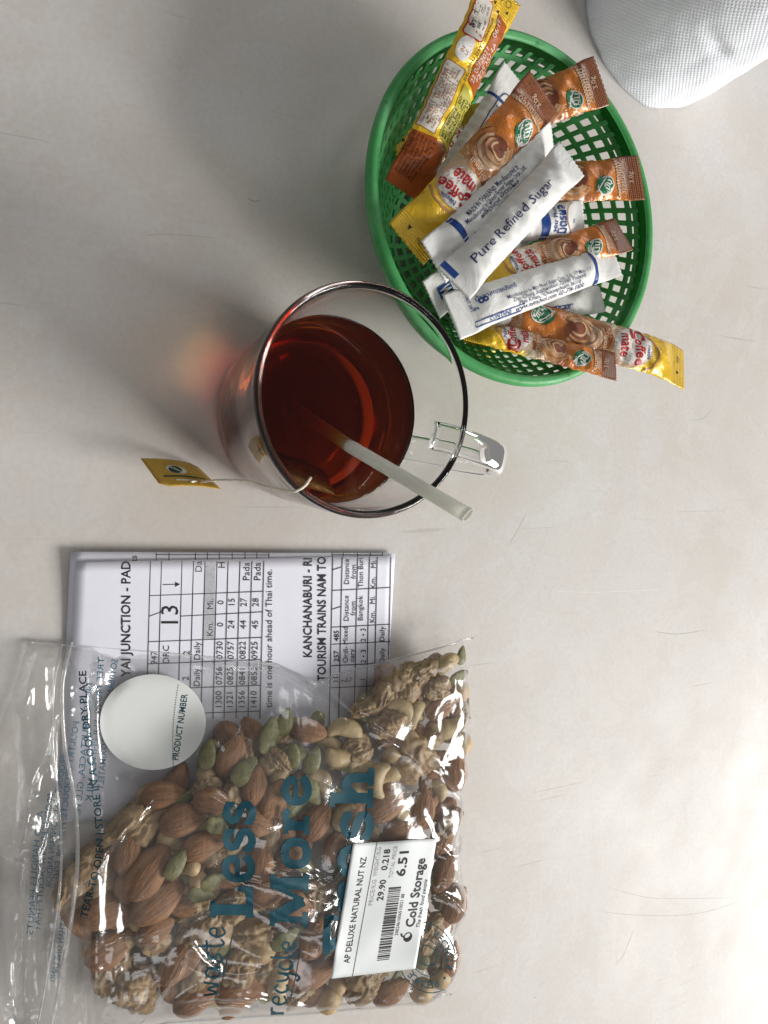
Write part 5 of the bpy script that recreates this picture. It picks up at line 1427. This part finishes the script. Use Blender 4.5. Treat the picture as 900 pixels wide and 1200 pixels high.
# opening instruction, set along a curve
class CurvePrint(Print):
    def along(self, s, path, size, mat, bold=0.01, mirror=False):
        c = smooth_curve(path, 200); seg = np.r_[0, np.cumsum(np.linalg.norm(np.diff(c, axis=0), axis=1))]
        v, t = text_tris(s, bold, 'LEFT'); v = v * size
        v = v * np.array([seg[-1] / np.ptp(v[:, 0]), 1])
        px = np.interp(v[:, 0], seg, c[:, 0]); py = np.interp(v[:, 0], seg, c[:, 1])
        g = np.gradient(c, axis=0); g /= np.linalg.norm(g, axis=1)[:, None]
        gx_, gy_ = np.interp(v[:, 0], seg, g[:, 0]), np.interp(v[:, 0], seg, g[:, 1])
        sg = -1 if mirror else 1
        self._add(np.c_[px + sg * gy_ * v[:, 1], py - sg * gx_ * v[:, 1]], t if mirror else t[:, ::-1], mat, 1)
bp4 = CurvePrint()
bp4.along('TEAR-TO OPEN | STORE IN A COOL DRY PLACE', [(98, 1075), (110, 1030), (117, 995), (114, 940), (107, 890), (99, 830), (97, 786)], 12.5, TEAL, .014)
bp4.build('printed_instruction', film_o, film_map, 5)
bp5 = CurvePrint()
for s, path in (('SOYBEANS AND APPROXIMATELY', [(135, 772), (131, 800), (124, 860), (118, 925)]), ('TREE NUTS, SULPHITES, MILK', [(119, 770), (115, 830), (110, 890), (104, 940)]),
                ('NUTS, CRUSTACEA, GLUTEN', [(105, 800), (101, 850), (96, 905), (90, 962)]), ('POULTRY PRODUCTS, FISH OR EGG', [(90, 845), (84, 880), (78, 930), (72, 985), (66, 1030)]), ('PRODUCT MAY CONTAIN AND/OR', [(76, 885), (68, 930), (62, 985), (57, 1040)]),
                ('PRODUCED IN A FACILITY THAT', [(60, 930), (52, 985), (48, 1040), (44, 1090)]), ('ALSO HANDLES PEANUTS', [(48, 950), (42, 1000), (38, 1060), (35, 1095)]), ('PRODUCT OF MORE THAN ONE LAND', [(88, 1000), (78, 1060), (70, 1110), (62, 1150)])):
    bp5.along(s, path, 10.5, TEALM, .006, mirror=True)
def back_map(a, b_, ly):
    p = unp(a, b_, 0.34); p[:, 2] += .002 * ly; return p
bp5.build('printed_contents', back_o, back_map, 6)
# recycling stamp
bp6 = PxPrint()
def sc_(a, r, kx=.80, tl=-0.35):
    x, y = r * kx * math.cos(a), r * math.sin(a)
    return 500 + x * math.cos(tl) - y * math.sin(tl), 1122 + x * math.sin(tl) + y * math.cos(tl)
for r, w_ in ((42, 1.1), (22, 1.0)): bp6.stroke([sc_(a, r) for a in np.linspace(0, 2 * math.pi, 60)], w_, TEAL)
bp6.stroke([sc_(a, 9 + 6 * abs(math.cos(a * 0.5 + .5))) for a in np.linspace(0, 2 * math.pi, 30)], 1.2, TEAL)
msg = 'REUSE \u2022 RECYCLE \u2022 REDUCE \u2022 '
for i, ch in enumerate(msg):
    a = 2 * math.pi * i / len(msg) - 2.6
    v, t = text_tris(ch, .012, 'CENTER')
    if not len(v): continue
    v = v * 12; x0, y0 = sc_(a, 32); x1, y1 = sc_(a + .02, 32); x2, y2 = sc_(a, 33)
    ex = np.array([x1 - x0, y1 - y0]); ex /= np.linalg.norm(ex); ey = np.array([x2 - x0, y2 - y0]); ey /= np.linalg.norm(ey)
    bp6._add(np.outer(v[:, 0], ex) + np.outer(v[:, 1], ey) + [x0, y0], t, TEAL, 1)
bp6.build('printed_stamp', film_o, film_map, 5)

# price label
LABELM = paper_mat('label_paper', (0.74, 0.765, 0.765))
LC = np.array(LABEL_PX, float)
SMOOTH_L = blur(FILM, 14)
def label_map(a, b_, ly):
    p_, q_ = a / 6.0, 1 - b_ / 4.0
    px = np.outer((1 - p_) * (1 - q_), LC[0]) + np.outer(p_ * (1 - q_), LC[1]) + np.outer(p_ * q_, LC[2]) + np.outer((1 - p_) * q_, LC[3])
    return on_film(SMOOTH_L, px[:, 0], px[:, 1], 0.075 + 0.006 * ly)
lp = Print(); lp.rect(0, 0, 6, 4, LABELM, 0)
lab_o = lp.build('price_label', bag, label_map, 0.18)
lab_o['label'] = 'white printed price label'
so = lab_o.modifiers.new('thickness', 'SOLIDIFY'); so.thickness = 0.0002; so.offset = -1
lt = Print()
lt.text('AP DELUXE NATURAL NUT NZ', (3.0, 3.36), .40, BLACK, 0, .010, 2, 'CENTER', 4.75)
lt.stroke([(0.0, 2.98), (3, 2.92), (6, 2.86)], .025, BLACK, 2)
lt.text('PRICE/KG', (3.72, 2.66), .29, GREYP, 0, .006, 2, 'CENTER', 1.15); lt.text('WEIGHT/KG', (5.12, 2.68), .29, GREYP, 0, .006, 2, 'CENTER', 1.30)
lt.text('29.90', (3.80, 2.24), .42, BLACK, 0, .014, 2, 'CENTER', .95); lt.text('0.218', (5.18, 2.28), .42, BLACK, 0, .014, 2, 'CENTER', .95)
lt.text('TOTAL PRICE', (5.05, 1.90), .27, GREYP, 0, .006, 2, 'CENTER', 1.45); lt.text('6.51', (5.0, 1.44), .60, BLACK, 0, .022, 2, 'CENTER', 1.15)
lt.text('Cold Storage', (3.55, .58), .60, BLACK, 0, .022, 2, 'CENTER', 3.15); lt.text('The fresh food people', (3.0, .20), .26, BLACK, 0, .004, 2, 'CENTER', 2.2, 0.3)
lt.ellipse(1.52, .62, .22, .20, BLACK, 2); lt.ellipse(1.60, .66, .09, .13, LABELM, 3, .5); lt.stroke([(1.54, .78), (1.6, .91), (1.72, .96)], .07, BLACK, 3, smooth=8)
xb = .58; bars = random.Random(3)
while xb < 3.85:
    wb = bars.choice((.025, .03, .05, .075)); lt.rect(xb, 1.34, xb + wb, 1.92, BLACK, 2); xb += wb + bars.choice((.025, .035, .05))
lt.text('2002461006510021 88', (2.6, 1.18), .22, BLACK, 0, .0, 2, 'CENTER', 1.9)
lt.build('printed_price', lab_o, label_map, 0.3)
# round product sticker
STK = paper_mat('sticker_paper', (0.72, 0.74, 0.72))
SMOOTH_S = blur(FILM, 10)
def stk_map(a, b_, ly): return on_film(SMOOTH_S, a, b_, 0.035 + 0.006 * ly)
sp_ = Print(); sp_.ellipse(179, 846, 62, 56, STK, 0, 0.0, 72)
stk = sp_.build('round_sticker', bag, stk_map, 5)
stk['label'] = 'blank round white sticker'
s2 = PxPrint(); s2.up('PRODUCT NUMBER', 211, 852, 10.5, TEAL, bold=.014, width=78, tilt=0.14)
for k in range(34): s2.ellipse(203.0 + 5.5 * (1 - k / 33) - 3.0 * math.sin(k / 33 * math.pi), 803 + k * 2.85, .75, .75, TEAL, 1, n=6)
s2.build('printed_caption', stk, stk_map, 8)
